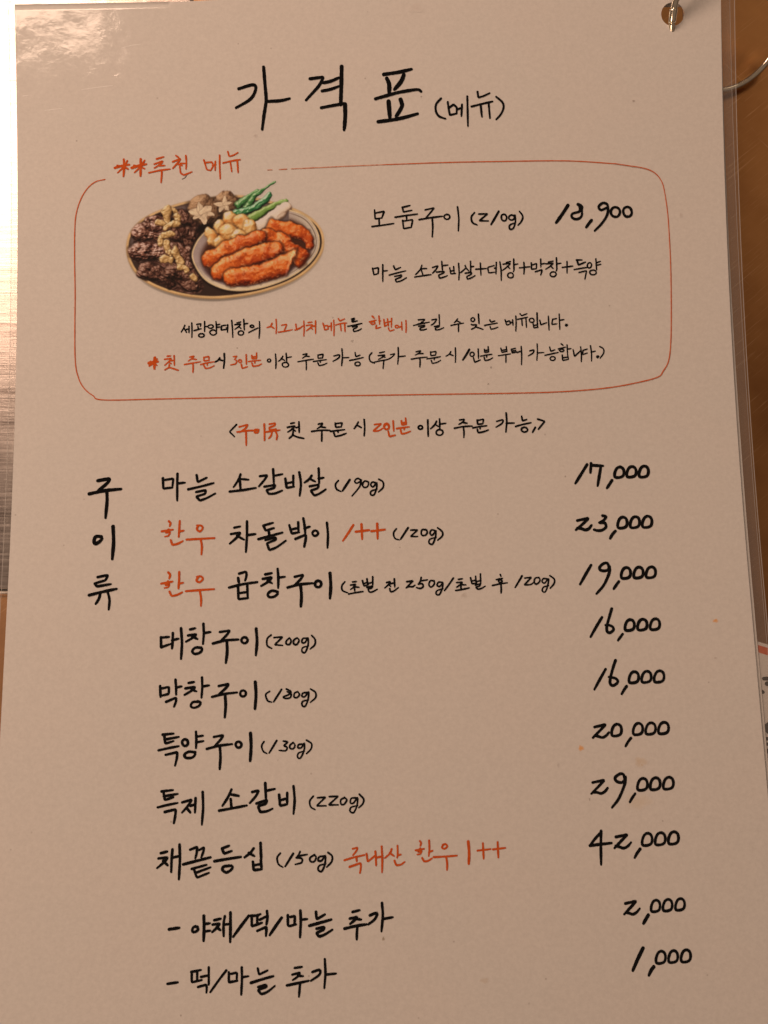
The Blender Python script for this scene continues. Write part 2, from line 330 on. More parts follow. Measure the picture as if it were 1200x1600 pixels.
# ------------------------------------------------------------------ writing: every stroke is a thin layer of ink laid on the page (page millimetres x 100)
INK_DATA = """menu_title|ks82 -3898,15861 -3480,15972 -3391,15853 -3547,15560 -3987,15299|kp82 -3145,16489 -3121,16064 -3080,15513 -3159,15080 -3221,14646|kp82 -3081,15473 -2636,15486 -2389,15548|kp82 -1772,16120 -1374,16165 -1478,15939 -1902,15493|kp82 -1378,15996 -1159,16032 -899,16145|kp82 -1422,15753 -1163,15796 -903,15890|kp107 -825,16466 -841,16026 -874,15337|kp82 -1450,15260 -1053,15329 -754,15375 -749,14999 -788,14584|kp107 -747,15355 -741,14999 -779,14644|kp91 424,16213 854,16265 1252,16352|kp114 513,16090 589,15924 572,15648|kp114 1019,16191 948,15996 733,15764|kp91 165,15497 842,15675 1320,15746 1459,15751 1525,15691|kp110 552,15412 582,14917|kp110 910,15461 962,15286 880,15130 770,14973|kp91 231,14816 708,14868 1027,14930 1406,15034|ks61 2109,15472 1967,15309 1951,15112 2039,14952 2236,14869|kp61 2313,15362 2333,15164 2369,14978 2576,15022|kp61 2362,15203 2482,15292 2580,15200 2569,15030|kp61 2599,15140 2739,15197|kp61 2732,15288 2710,14940|kp61 2896,15522 2898,14640|kp61 3204,15651 3221,15485 3360,15514 3561,15606|kp61 3017,15220 3336,15294 3647,15359|kp61 3288,15279 3320,14910|kp61 3527,15302 3558,14867|ks61 3757,15496 3933,15335 3969,15176 3886,14980 3744,14824
heading|rp68 -7608,13578 -7388,13644 -7179,13669|rp68 -7341,13825 -7329,13608 -7356,13322|rp57 -7237,13782 -7336,13608 -7529,13430|rp57 -7537,13647 -7336,13608 -7215,13536|rp68 -7110,13569 -6883,13636 -6674,13674|rp68 -6839,13824 -6842,13600 -6851,13327|rp57 -6725,13780 -6842,13600 -7031,13428|rp57 -7040,13638 -6842,13600 -6727,13535|rp53 -6366,13822 -6156,13882|rp53 -6437,13670 -6185,13756 -6221,13687 -6438,13551|rp53 -6291,13618 -6124,13622|rp53 -6600,13414 -6293,13478 -5972,13515|rp53 -6217,13456 -6225,13274 -6244,13117|rp53 -5793,13914 -5697,13839|rp53 -5890,13730 -5655,13817 -5705,13738 -5892,13531|rp53 -5751,13658 -5612,13614|rp53 -5664,13677 -5525,13675|rp53 -5497,13909 -5483,13681 -5499,13507|rp53 -5682,13580 -5660,13387 -5563,13326 -5326,13419|rp53 -4966,13770 -4926,13637 -4883,13478 -4768,13452|rp53 -4897,13689 -4730,13703 -4683,13597 -4768,13452|rp53 -4707,13598 -4612,13638|rp53 -4625,13719 -4636,13450|rp53 -4494,13902 -4499,13559 -4486,13202|rp53 -4249,14003 -4216,13862 -4093,13885 -3953,13970|rp53 -4393,13669 -4130,13728 -3886,13759|rp53 -4183,13711 -4142,13406|rp53 -3974,13732 -3954,13375
stray_mark|gp23 -5617,13211 -5530,13244 -5452,13366
featured_item|kp55 75,12187 87,11917 276,11943|kp55 106,12095 362,12141 284,11943|kp55 202,11927 206,11728|kp55 -8,11690 313,11726 635,11770|kp55 899,12248 1126,12302|kp55 899,12248 929,12110 1177,12156|kp55 679,11956 1018,12005 1339,12040|kp55 1017,11996 1023,11888|kp55 900,11861 927,11611 1154,11649|kp55 932,11840 1200,11877 1154,11649|kp55 1576,12161 1845,12219 1781,12137 1583,11911|kp55 1393,11873 1756,11929 2078,11961|kp55 1777,11916 1792,11658 1768,11347|kc55 2304,11940 2280,11893 2229,11868 2176,11878 2136,11918 2136,11969 2178,12007 2232,12015 2281,11989|kp55 2536,12236 2570,11894 2545,11520|ks55 3034,12052 2941,11929 2966,11762 3100,11685|kp55 3165,12008 3424,12012 3173,11809 3440,11796|kp63 3755,12081 3648,11896 3519,11690|kc55 3983,11910 3980,11844 3944,11799 3885,11797 3840,11839 3828,11907 3847,11965 3899,11990 3955,11969|kc55 4219,11886 4192,11838 4145,11813 4089,11823 4050,11863 4056,11914 4096,11953 4149,11961 4201,11934|ks55 4234,11956 4241,11761 4174,11566 4071,11543 4074,11659 4240,11731|ks55 4372,12070 4463,11923 4426,11778 4320,11655
featured_price|kp87 5815,12222 5641,11961 5453,11711|kp84 6112,12249 6178,12220 6239,12162|kp114 6177,12198 6203,12142 6181,12079|ks72 6219,12092 6130,12023 5955,11977 5911,11893 5992,11814 6124,11819 6210,11899 6228,12022 6216,12092|kp80 6499,11763 6416,11666 6336,11555|ks72 7004,12114 6973,12237 6852,12275 6727,12171 6794,12064 6970,12132 7004,12114 6963,11903 6799,11659 6583,11445|kc72 7352,12031 7334,11929 7271,11861 7181,11857 7100,11916 7083,12015 7127,12106 7205,12144 7299,12115|kc72 7697,12028 7695,11930 7632,11863 7538,11857 7472,11920 7449,12018 7480,12105 7566,12145 7652,12115
item_contents|kp49 -16,10442 21,10240|kp49 9,10426 160,10455 148,10279 21,10240|kp49 288,10542 279,10037|kp49 285,10350 423,10361|kp49 609,10495 654,10382 813,10450|kp49 471,10225 699,10285 959,10345|kp49 634,10184 840,10225 823,10161 648,10094 678,10014 821,10043 974,10136|kp49 1445,10502 1395,10369 1250,10227|kp49 1427,10400 1584,10404|kp49 1426,10352 1470,10207|kp49 1226,10154 1485,10191 1706,10219|kp49 1759,10433 1917,10481 1868,10376 1755,10260|kp49 2031,10607 2049,10325|kp49 2053,10479 2211,10498|kp49 1872,10290 2103,10308 2086,10260 1927,10199 1956,10103 2083,10132 2185,10179|kp49 2263,10411 2290,10231 2432,10238|kp49 2380,10447 2394,10239|kp49 2292,10314 2396,10335|kp49 2528,10541 2543,10252 2522,10045|kp49 2590,10267 2735,10393|kp49 2721,10473 2736,10409 2828,10305|kp49 2882,10598 2881,10278|kp49 2884,10432 2973,10443|kp49 2716,10243 2905,10262 2888,10198 2761,10146 2774,10056 2901,10102 3004,10164|kp49 3171,10536 3181,10177|kp49 3034,10356 3343,10372|kp49 3408,10413 3388,10381 3409,10237 3583,10259|kp49 3408,10413 3579,10458|kp49 3645,10553 3623,10207|kp49 3587,10378 3640,10386|kp49 3749,10567 3783,10294 3775,10006|kp49 3938,10541 4065,10571|kp49 3842,10492 4064,10513 3998,10434 3828,10309|kp49 3967,10435 4043,10354|kp49 4162,10640 4162,10303 4142,10262|kp49 4167,10473 4284,10493|kc49 4137,10153 4120,10104 4068,10079 4007,10089 3975,10130 3974,10182 4009,10222 4072,10230 4120,10203|kp49 4459,10532 4469,10362 4449,10186|kp49 4322,10374 4628,10401|kp49 4679,10518 4680,10326 4816,10340|kp49 4709,10454 4836,10499 4825,10340|kp49 4960,10625 4959,10385|kp49 4962,10472 5073,10495|kp49 4791,10250 4982,10305 4987,10273 4946,10145|kp49 5185,10532 5328,10561|kp49 5104,10479 5326,10497 5260,10421 5099,10319|kp49 5238,10422 5321,10337|kp49 5425,10656 5430,10297 5403,10259|kp49 5435,10473 5553,10493|kc49 5404,10163 5378,10116 5328,10091 5267,10101 5228,10141 5236,10191 5276,10229 5333,10236 5388,10210|kp49 5737,10541 5726,10195|kp49 5590,10364 5900,10400|kp49 6013,10581 6181,10578|kp57 6032,10568 6072,10429 6283,10512|kp49 5941,10294 6125,10323 6315,10351|kp49 6083,10205 6306,10255 6284,10169 6247,10000|kc49 6456,10402 6430,10355 6391,10334 6349,10352 6332,10399 6347,10452 6380,10488 6424,10489 6456,10455|kp49 6592,10603 6603,10276|kp49 6610,10484 6725,10530|kp49 6614,10410 6735,10440|kc49 6589,10196 6570,10151 6509,10128 6441,10137 6403,10175 6401,10223 6442,10260 6514,10267 6569,10242
description|kp46 -5564,8832 -5602,8737 -5671,8627|kp46 -5586,8743 -5508,8614|kp46 -5524,8704 -5430,8728|kp46 -5439,8798 -5439,8607|kp46 -5358,8898 -5351,8637 -5358,8462|kp46 -5210,8851 -5085,8871 -5107,8792|kp46 -5179,8793 -5163,8697|kp46 -5289,8668 -5085,8721|kp46 -4981,8933 -4982,8630|kp46 -4982,8783 -4888,8781|kc46 -4993,8519 -5012,8486 -5060,8470 -5122,8477 -5157,8504 -5153,8539 -5120,8565 -5060,8570 -5007,8552|kc46 -4725,8779 -4747,8746 -4790,8729 -4844,8736 -4879,8764 -4874,8799 -4840,8825 -4789,8830 -4739,8812|kp46 -4646,8927 -4631,8656|kp46 -4630,8821 -4536,8845|kp46 -4624,8751 -4530,8765|kc46 -4633,8598 -4657,8550 -4716,8524 -4776,8535 -4821,8576 -4825,8628 -4778,8667 -4716,8675 -4661,8648|kp46 -4480,8796 -4499,8669 -4333,8688|kp46 -4480,8796 -4348,8816|kp46 -4301,8825 -4312,8602|kp46 -4349,8730 -4292,8739|kp46 -4185,8951 -4161,8679 -4156,8449|kp46 -4035,8875 -3915,8904|kp46 -4091,8821 -3916,8840 -3972,8765 -4092,8684|kp46 -3988,8765 -3910,8706|kp46 -3830,8976 -3816,8657|kp46 -3815,8839 -3715,8856|kc46 -3837,8571 -3859,8530 -3903,8509 -3960,8518 -3996,8552 -3990,8596 -3956,8628 -3902,8635 -3851,8612|kc46 -3535,8763 -3547,8741 -3581,8730 -3615,8734 -3640,8753 -3643,8777 -3617,8795 -3581,8799 -3551,8786|kp46 -3685,8581 -3550,8652 -3409,8713|kp46 -3370,8904 -3362,8664 -3386,8403|rp45 -3000,8843 -3038,8754 -3151,8718|rp45 -3038,8761 -2939,8689|rp45 -2880,8959 -2869,8751 -2883,8535|rp45 -2718,8780 -2567,8810 -2600,8714 -2641,8635|rp45 -2814,8575 -2595,8603 -2406,8641|rp45 -2304,8805 -2281,8645 -2155,8706|rp45 -2328,8630 -2218,8650 -2098,8753|rp45 -2065,8896 -2055,8673 -2070,8443|rp45 -1940,8846 -1824,8860|rp45 -1991,8761 -1803,8780 -1857,8701 -1993,8601|rp45 -1873,8701 -1810,8643|rp45 -1809,8732 -1731,8747|rp45 -1720,8890 -1724,8514|rp45 -1501,8816 -1450,8614 -1346,8644|rp45 -1449,8741 -1364,8756 -1356,8634|rp45 -1323,8723 -1245,8738|rp45 -1259,8824 -1263,8595|rp45 -1186,8906 -1177,8657 -1186,8440|rp45 -1047,8948 -1008,8877 -865,8938|rp45 -1135,8758 -962,8806 -811,8816|rp45 -993,8781 -971,8583|rp45 -868,8795 -856,8555|rp53 -48,9004 7,8939|rp45 -139,8836 60,8883|rc45 26,8801 14,8777 -26,8764 -67,8769 -93,8790 -97,8816 -69,8836 -25,8840 10,8826|rp45 146,9000 161,8760|rp45 153,8863 194,8862|rp45 66,8730 46,8628 191,8670|rp45 289,8902 307,8694|rp45 289,8892 316,8694 424,8762|rp45 396,8916 417,8708|rp45 309,8796 419,8819|rp45 435,8825 508,8843|rp45 516,8929 504,8665|rp45 416,8644 452,8547 587,8586|rc45 718,8680 708,8655 677,8643 640,8648 620,8669 620,8695 640,8714 678,8718 708,8705|rp45 736,8660 799,8685|rp45 811,8812 816,8573|rp45 938,8858 943,8650 930,8497|kp49 -662,8928 -567,8959 -583,8908 -662,8877 -632,8838 -496,8874|kp49 -775,8713 -586,8742 -359,8795|kp49 -634,8695 -492,8724 -525,8661 -619,8631 -605,8551 -463,8580 -375,8636|kp46 1301,8869 1497,8882 1393,8771 1290,8752|kp46 1393,8800 1486,8757|kp46 1159,8705 1413,8759 1626,8796|kp46 1309,8677 1493,8707 1472,8658 1349,8627 1347,8565 1449,8563 1540,8590|kp46 1701,8861 1844,8888 1780,8764 1677,8704|kp46 1917,9011 1922,8708|kp46 1770,8661 1921,8691 1900,8650 1797,8619 1796,8557 1918,8563 2042,8623|kp46 2456,8877 2414,8815 2360,8766|kp46 2427,8823 2535,8771|kp46 2260,8685 2453,8723 2629,8749|kp46 2481,8723 2475,8490|kc46 2959,8847 2943,8810 2912,8790 2876,8798 2852,8829 2856,8869 2881,8899 2915,8905 2949,8884|kp46 3073,9011 3085,8720|kp46 2860,8703 2913,8682 2982,8701|kp46 3011,8688 2959,8606 2856,8558|kp46 2981,8631 3082,8595 3195,8552|kp46 3407,8830 3433,8763 3557,8794|kp46 3247,8667 3452,8705 3624,8731|kp46 3409,8631 3427,8548 3530,8567 3633,8606|kp46 3855,8822 3900,8664 3990,8695|kp46 3903,8767 3993,8795 4003,8695|kp46 4024,8736 4074,8752|kp46 4076,8818 4083,8660|kp46 4173,8929 4178,8700 4159,8485|kp46 4298,8997 4349,8938 4502,8993|kp46 4223,8832 4375,8863 4519,8893|kp46 4346,8842 4356,8647|kp46 4469,8869 4477,8591|kc46 4709,8794 4694,8755 4649,8734 4604,8742 4574,8776 4571,8818 4604,8850 4652,8857 4690,8835|kp46 4801,9013 4800,8730|kp46 4676,8699 4692,8566 4815,8585|kp46 4800,8722 4803,8573|kp46 4695,8641 4797,8656|kp46 4875,8791 4899,8654 5077,8717|kp46 5133,8911 5139,8496|kp46 5252,8814 5226,8660 5378,8678|kp46 5252,8814 5375,8836|kp46 5453,8968 5454,8511|kp46 5455,8781 5586,8799|kp85 5654,8632 5670,8636
notice|rp75 -6615,7721 -6475,7750 -6350,7763|rp75 -6438,7876 -6459,7734 -6449,7549|rp56 -6599,7641 -6475,7718 -6366,7843|rp56 -6569,7767 -6459,7718 -6381,7653|rp47 -6076,7917 -5976,7925|rp47 -6157,7824 -5960,7852 -6022,7757 -6147,7649|rp47 -6038,7758 -5960,7693|rp47 -5976,7782 -5882,7793|rp47 -5876,7930 -5866,7643|rp47 -6013,7668 -6022,7583 -6146,7512|rp47 -6012,7583 -5912,7549 -5750,7492|rp47 -5414,7880 -5289,7909 -5335,7847 -5460,7763|rp47 -5351,7825 -5220,7806|rp47 -5569,7660 -5351,7698 -5101,7734|rp47 -5326,7688 -5313,7554 -5325,7421|rp47 -5007,7866 -5001,7755 -4851,7774|rp47 -5007,7860 -4857,7889 -4851,7774|rp47 -5095,7652 -4914,7699 -4701,7727|rp47 -4907,7689 -4907,7626|rp47 -5007,7628 -4960,7532 -4820,7545 -4701,7613|kp60 -4539,7842 -4586,7763 -4680,7717|kp60 -4570,7795 -4445,7754|kp60 -4407,7967 -4398,7760 -4427,7531|rp41 -4139,7869 -4032,7887 -4108,7786|rp41 -4108,7786 -4033,7747 -4064,7652 -4221,7623|rc41 -3902,7731 -3910,7705 -3938,7691 -3966,7697 -3985,7719 -3988,7747 -3968,7769 -3938,7773 -3914,7758|rp47 -3764,7923 -3758,7637|rp47 -3908,7639 -3884,7512 -3728,7563|rp47 -3601,7898 -3595,7793 -3461,7800|rp47 -3460,7965 -3461,7800|rp47 -3595,7847 -3461,7863|rp47 -3696,7715 -3508,7737 -3346,7747|rp47 -3514,7728 -3515,7664|rp47 -3596,7665 -3571,7570 -3415,7583 -3315,7638|kc45 -3048,7735 -3059,7707 -3087,7692 -3122,7698 -3142,7721 -3140,7752 -3120,7775 -3086,7780 -3056,7764|kp45 -2907,7923 -2890,7700 -2901,7494|kp45 -2689,7856 -2743,7761 -2821,7705|kp45 -2742,7793 -2633,7727|kp45 -2594,7943 -2577,7695|kp45 -2586,7806 -2439,7835|kc45 -2525,7598 -2543,7554 -2603,7531 -2664,7540 -2704,7578 -2710,7626 -2668,7661 -2602,7669 -2551,7644|kp45 -2101,7893 -1975,7922 -2007,7859 -2117,7788|kp45 -2032,7844 -1914,7835|kp45 -2253,7682 -2009,7722 -1796,7750|kp45 -2015,7710 -2004,7573 -2011,7436|kp45 -1663,7875 -1658,7773 -1533,7787|kp45 -1663,7869 -1506,7898 -1533,7777|kp45 -1797,7680 -1602,7709 -1415,7731|kp45 -1602,7709 -1597,7651|kp45 -1666,7640 -1635,7557 -1510,7573 -1400,7625|ks45 -1195,7835 -1038,7864 -1055,7778 -1222,7676|kp45 -957,8041 -945,7792 -973,7544|kp45 -951,7776 -758,7782|kp45 -574,7929 -554,7801 -428,7846|kp45 -734,7693 -540,7727 -336,7775|kc45 -428,7585 -443,7549 -490,7530 -547,7538 -578,7569 -577,7608 -545,7637 -488,7643 -442,7622|ks45 -83,7910 -157,7809 -134,7666 -10,7600|kp45 145,7906 293,7935|kp45 103,7821 307,7839 227,7771 110,7709|kp45 228,7787 312,7769|kp45 -10,7632 178,7670 382,7698 525,7781 595,7875 463,7846|kp45 266,7674 237,7427|kp45 693,8055 697,7826 670,7556|kp45 696,7778 894,7797|kp45 1216,7918 1357,7947 1309,7878 1188,7817|kp45 1277,7863 1427,7860|kp45 1070,7698 1305,7735 1540,7753|kp45 1321,7725 1328,7607 1315,7458|kp45 1638,7911 1645,7793 1776,7806|kp45 1647,7898 1804,7917 1783,7806|kp45 1530,7699 1743,7727 1925,7756|kp45 1743,7718 1742,7663|kp45 1654,7649 1683,7560 1818,7583 1929,7650|kp45 2232,7900 2183,7815 2088,7769|kp45 2199,7830 2301,7781|kp45 2370,8012 2371,7795 2359,7579|kp62 2775,7953 2700,7821 2579,7648|kc45 2918,7811 2899,7770 2864,7749 2824,7757 2796,7791 2801,7835 2830,7868 2868,7874 2905,7852|kp45 3039,7968 3040,7687|kp45 2894,7706 2927,7569 3092,7639|kp45 3220,7955 3224,7859 3343,7873|kp45 3332,8026 3343,7873|kp45 3225,7913 3338,7930|kp45 3105,7750 3278,7785 3435,7801|kp45 3284,7779 3282,7715|kp45 3207,7716 3226,7620 3352,7634 3457,7696|kp45 3706,7978 3734,7850 3860,7880|kp45 3864,8023 3881,7870|kp45 3726,7914 3871,7934|kp45 3627,7756 3841,7784 3983,7804|kp45 3847,7775 3840,7552|kp45 4009,7941 4037,7829 4172,7864|kp45 4009,7941 4135,7970|kp45 4032,7886 4142,7906|kp45 4172,7842 4298,7881|kp45 4303,8021 4310,7760 4294,7474|ks45 4549,7883 4665,7906 4641,7818 4503,7731|kp45 4775,8086 4776,7847 4749,7599|kp45 4766,7815 4963,7828|kp45 5138,7984 5165,7856 5285,7901|kp45 4992,7741 5187,7782 5383,7820|kc45 5287,7640 5270,7604 5225,7585 5170,7593 5141,7623 5145,7662 5176,7692 5230,7698 5276,7677|kp45 5480,8073 5535,8031|kp45 5387,7925 5602,7975|kc45 5555,7881 5537,7856 5497,7844 5457,7849 5427,7870 5427,7896 5459,7915 5500,7919 5537,7905|kp45 5651,8038 5656,7767|kp45 5655,7911 5763,7931|kp45 5499,7738 5508,7579 5666,7608|kp45 5656,7751 5675,7608|kp45 5502,7658 5669,7678|kp45 5824,7892 5857,7693 6042,7862|kp45 6047,7977 6062,7728 6048,7531|kp45 6114,7870 6094,7743 6236,7788|kp45 6114,7870 6241,7909|kp45 6339,8003 6362,7786 6352,7547|kp45 6347,7812 6474,7841|kp86 6535,7671 6548,7678|ks45 6611,7973 6711,7907 6715,7780 6606,7629
order_rule|kp56 -4051,5852 -4252,5643 -4111,5498|rp56 -3970,5781 -3721,5846 -3777,5737 -3962,5618|rp56 -4031,5631 -3749,5667 -3415,5669|rp56 -3777,5643 -3769,5451 -3769,5234|rs56 -3407,5689 -3507,5691 -3519,5609 -3439,5608 -3407,5677|rp56 -3245,5850 -3238,5604 -3238,5371|rp56 -3092,5847 -2922,5873 -2943,5803 -3104,5745 -3084,5671 -2903,5700|rp56 -3197,5616 -3004,5641 -2794,5666|rp56 -3024,5600 -3045,5499 -3117,5426|rp56 -2915,5627 -2864,5516 -2892,5381|kp56 -2471,5856 -2366,5875|kp56 -2568,5743 -2351,5780 -2420,5691 -2561,5604|kp56 -2440,5692 -2340,5629|kp56 -2319,5730 -2238,5749|kp56 -2237,5901 -2231,5586|kp56 -2408,5609 -2421,5507 -2522,5415|kp56 -2409,5507 -2280,5444 -2100,5408|kp56 -1673,5821 -1544,5847 -1593,5758 -1707,5686|kp56 -1601,5738 -1465,5715|kp56 -1869,5608 -1594,5643 -1333,5630|kp56 -1574,5627 -1576,5471 -1582,5316|kp56 -1181,5840 -1170,5717 -1009,5727|kp56 -1181,5824 -979,5849 -1009,5727|kp56 -1321,5598 -1111,5626 -909,5643|kp56 -1103,5626 -1104,5565|kp56 -1225,5555 -1194,5444 -1033,5470 -871,5532|kp56 -511,5861 -565,5760 -635,5667|kp56 -553,5772 -425,5696|kp56 -341,5932 -324,5694 -348,5449|rp56 -41,5779 161,5799 -84,5587 77,5584 199,5664|rc56 376,5701 357,5654 319,5630 271,5639 242,5678 248,5729 277,5767 322,5775 365,5749|rc56 385,5714 371,5656 321,5626 267,5638 237,5686 234,5747 267,5794 324,5803 368,5772|rp56 501,5875 515,5576|rp56 354,5571 383,5415 553,5453|rp56 743,5871 753,5748 882,5766|rp56 866,5951 882,5766|rp56 754,5809 875,5823|rp56 605,5648 820,5677 969,5691|rp56 819,5665 818,5612|rp56 717,5605 735,5490 856,5500 998,5559|kc56 1352,5667 1338,5633 1302,5616 1256,5623 1232,5651 1234,5688 1260,5715 1304,5720 1342,5702|kp56 1510,5885 1510,5407|kp56 1763,5840 1708,5730 1584,5622|kp56 1721,5750 1816,5687|kp56 1854,5912 1854,5625|kp56 1858,5756 2032,5777|kc56 1943,5509 1919,5457 1860,5430 1786,5441 1746,5485 1752,5540 1793,5583 1865,5591 1927,5562|kp56 2438,5868 2580,5890 2537,5809 2414,5738|kp56 2517,5797 2649,5766|kp56 2278,5625 2533,5674 2796,5681|kp56 2541,5653 2556,5489 2544,5347|kp56 2950,5859 2958,5728 3108,5745|kp56 2950,5842 3137,5880 3108,5745|kp56 2814,5628 3037,5665 3219,5682|kp56 3025,5653 3023,5595|kp56 2942,5585 2963,5482 3112,5500 3263,5558|ks56 3514,5807 3689,5845 3665,5747 3492,5636|kp56 3797,6048 3808,5794 3769,5487|kp56 3794,5745 4020,5749|kp56 4245,5942 4265,5806 4387,5845|kp56 4057,5646 4269,5703 4505,5748|kc56 4402,5545 4382,5501 4324,5478 4268,5488 4229,5525 4225,5572 4268,5608 4329,5615 4378,5591|kp56 4628,5607 4542,5461|kp56 4710,5851 4910,5782 4715,5552
section_heading|kp92 -8043,4278 -7698,4336 -7751,4211 -8022,3992|kp92 -8282,3899 -7842,3989 -7374,4022|kp85 -7781,3960 -7759,3736 -7795,3196|ks91 -7903,2659 -8054,2662 -8105,2553 -8061,2456 -7940,2522 -7883,2609 -7931,2659|kp91 -7574,2942 -7542,2487 -7570,2008|kp73 -7968,1505 -7678,1560 -7742,1411 -8051,1328|kp73 -8043,1322 -7980,1240 -7589,1300|kp80 -8189,1000 -7812,1088 -7421,1162|kp72 -7878,1035 -7908,887 -7996,754|kp72 -7677,1099 -7601,854 -7627,586
grill_item|kp68 -6171,4318 -6154,4013 -5896,4038|kp68 -6145,4261 -5870,4299 -5896,4038|kp68 -5751,4441 -5756,4158 -5749,3658|kp68 -5739,4157 -5533,4175|kp68 -5199,4387 -5167,4182 -4910,4307|kp68 -5436,3978 -5058,4058 -4706,4147|kp68 -5207,3895 -4928,3947 -4949,3838 -5206,3765 -5097,3646 -4905,3708 -4661,3842|kp68 -3932,4385 -3983,4234 -4133,4019|kp68 -3962,4255 -3703,4228|kp68 -3949,4189 -3931,3928|kp68 -4240,3890 -3853,3927 -3488,3985|kp68 -3372,4322 -3156,4349 -3251,4198 -3402,4027|kp68 -2992,4521 -2971,4106|kp68 -2971,4324 -2725,4372|kp68 -3243,4015 -2929,4062 -2972,3967 -3187,3914 -3122,3805 -2951,3801 -2735,3893|kp68 -2640,4239 -2606,3969 -2391,3999|kp68 -2411,4322 -2412,4000|kp68 -2614,4099 -2412,4139|kp68 -2238,4419 -2184,4091 -2229,3736|kp68 -1881,4312 -1959,4196 -2089,4111|kp68 -1925,4217 -1779,4136|kp68 -1676,4518 -1667,4082|kp68 -1679,4221 -1537,4245|kp68 -1939,4000 -1680,4047 -1703,3943 -1910,3878 -1812,3728 -1661,3777 -1480,3904
portion|ks55 -1110,4155 -1195,4048 -1166,3908 -1044,3834|kp63 -784,4171 -997,3852|ks55 -455,4159 -562,4207 -640,4131 -595,4068 -486,4113 -455,4174 -498,3973 -723,3698|ks55 -241,4093 -348,4126 -417,4034 -381,3946 -289,3954 -241,4046 -271,4109|ks55 -26,4064 -133,4091 -180,4014 -120,3950 -42,4027 -10,4073 -13,3917 -93,3717 -185,3734 -168,3827 2,3886|ks55 53,4174 175,4085 172,3929 40,3802
grade|rp66 -698,2858 -828,2652 -999,2410|rp66 -630,2663 -248,2702|rp66 -465,2875 -450,2445|rp66 -181,2670 204,2709|rp66 -13,2882 -8,2452
portion|ks55 531,2724 452,2612 480,2459 607,2404|kp62 868,2749 647,2425|kp55 942,2680 1141,2682 932,2496 1136,2492|ks55 1400,2671 1278,2689 1239,2598 1274,2520 1366,2534 1414,2610 1370,2696|ks55 1644,2651 1538,2675 1489,2584 1549,2521 1627,2606 1659,2651 1645,2483 1557,2270 1457,2303 1485,2409 1663,2458|ks55 1713,2733 1841,2617 1838,2495 1703,2375
grill_item|rp62 -5980,3065 -5924,3008 -5952,2922|rp62 -6176,2776 -5857,2821|rp55 -5985,2837 -6069,2731 -5932,2750 -5982,2643 -6088,2624|rp62 -5668,3067 -5677,2831 -5691,2604|rp62 -5676,2766 -5549,2786|rp62 -5915,2522 -5870,2384 -5722,2403 -5574,2486|rs62 -5132,2928 -5173,2822 -5087,2755 -5011,2840 -5046,2918 -5175,2929|rp62 -5468,2527 -5084,2541 -4667,2555|rp62 -5063,2532 -5018,2326 -5036,2091|kp71 -4105,2845 -3935,2876|kp71 -4198,2662 -3934,2700 -3997,2585 -4230,2388|kp71 -4027,2607 -3826,2496|kp71 -3743,3023 -3741,2602 -3769,2140|kp71 -3741,2623 -3498,2649|kp71 -3259,2893 -2994,2966|kp71 -3272,2885 -3208,2742 -2973,2811|kp71 -3122,2740 -3101,2598|kp71 -3412,2501 -3080,2589 -2730,2677|kp71 -3216,2472 -2930,2544 -2909,2479 -3173,2377 -3100,2183 -2909,2244 -2632,2444|kp71 -2532,2888 -2461,2642 -2247,2681|kp71 -2276,2970 -2268,2681|kp71 -2490,2759 -2289,2798|kp71 -2130,3079 -2088,2850 -2076,2635|kp71 -2097,2786 -1947,2834|kp71 -2354,2490 -2064,2605 -2056,2506 -2108,2263|kc71 -1709,2641 -1730,2592 -1778,2566 -1827,2576 -1865,2617 -1866,2670 -1828,2710 -1777,2718 -1731,2691|kp71 -1454,2937 -1423,2601 -1444,2216
price|kp78 6082,4487 5901,4215 5720,3944|kp78 6200,4522 6169,4248|kp78 6209,4464 6542,4441|kp78 6479,4429 6415,4131 6357,3863|kp78 6778,4012 6624,3791|kc78 7022,4399 7108,4359 7137,4258 7111,4150 7033,4102 6918,4092 6865,4123 6871,4232 6932,4354|kc78 7376,4405 7462,4365 7490,4264 7464,4156 7386,4108 7270,4098 7218,4129 7224,4238 7285,4360|kc78 7732,4413 7818,4371 7846,4265 7819,4152 7741,4102 7625,4091 7573,4124 7579,4238 7641,4366
price|kp77 5724,2867 6045,2928 5877,2766 5668,2598|ks77 5712,2646 5822,2632 5942,2593 6041,2628 6120,2725|kp77 6453,2994 6562,2968 6482,2853 6344,2794|kp77 6368,2794 6515,2791 6545,2668 6429,2571 6282,2562 6186,2596|kp77 6795,2545 6704,2456 6631,2335|kc77 7032,2942 7117,2900 7144,2795 7118,2684 7041,2634 6926,2624 6874,2657 6880,2768 6941,2895|kc77 7390,2947 7475,2906 7502,2801 7475,2690 7398,2640 7283,2629 7231,2662 7238,2774 7299,2901|kc77 7743,2956 7830,2913 7857,2807 7830,2694 7751,2643 7634,2633 7581,2666 7588,2780 7651,2908
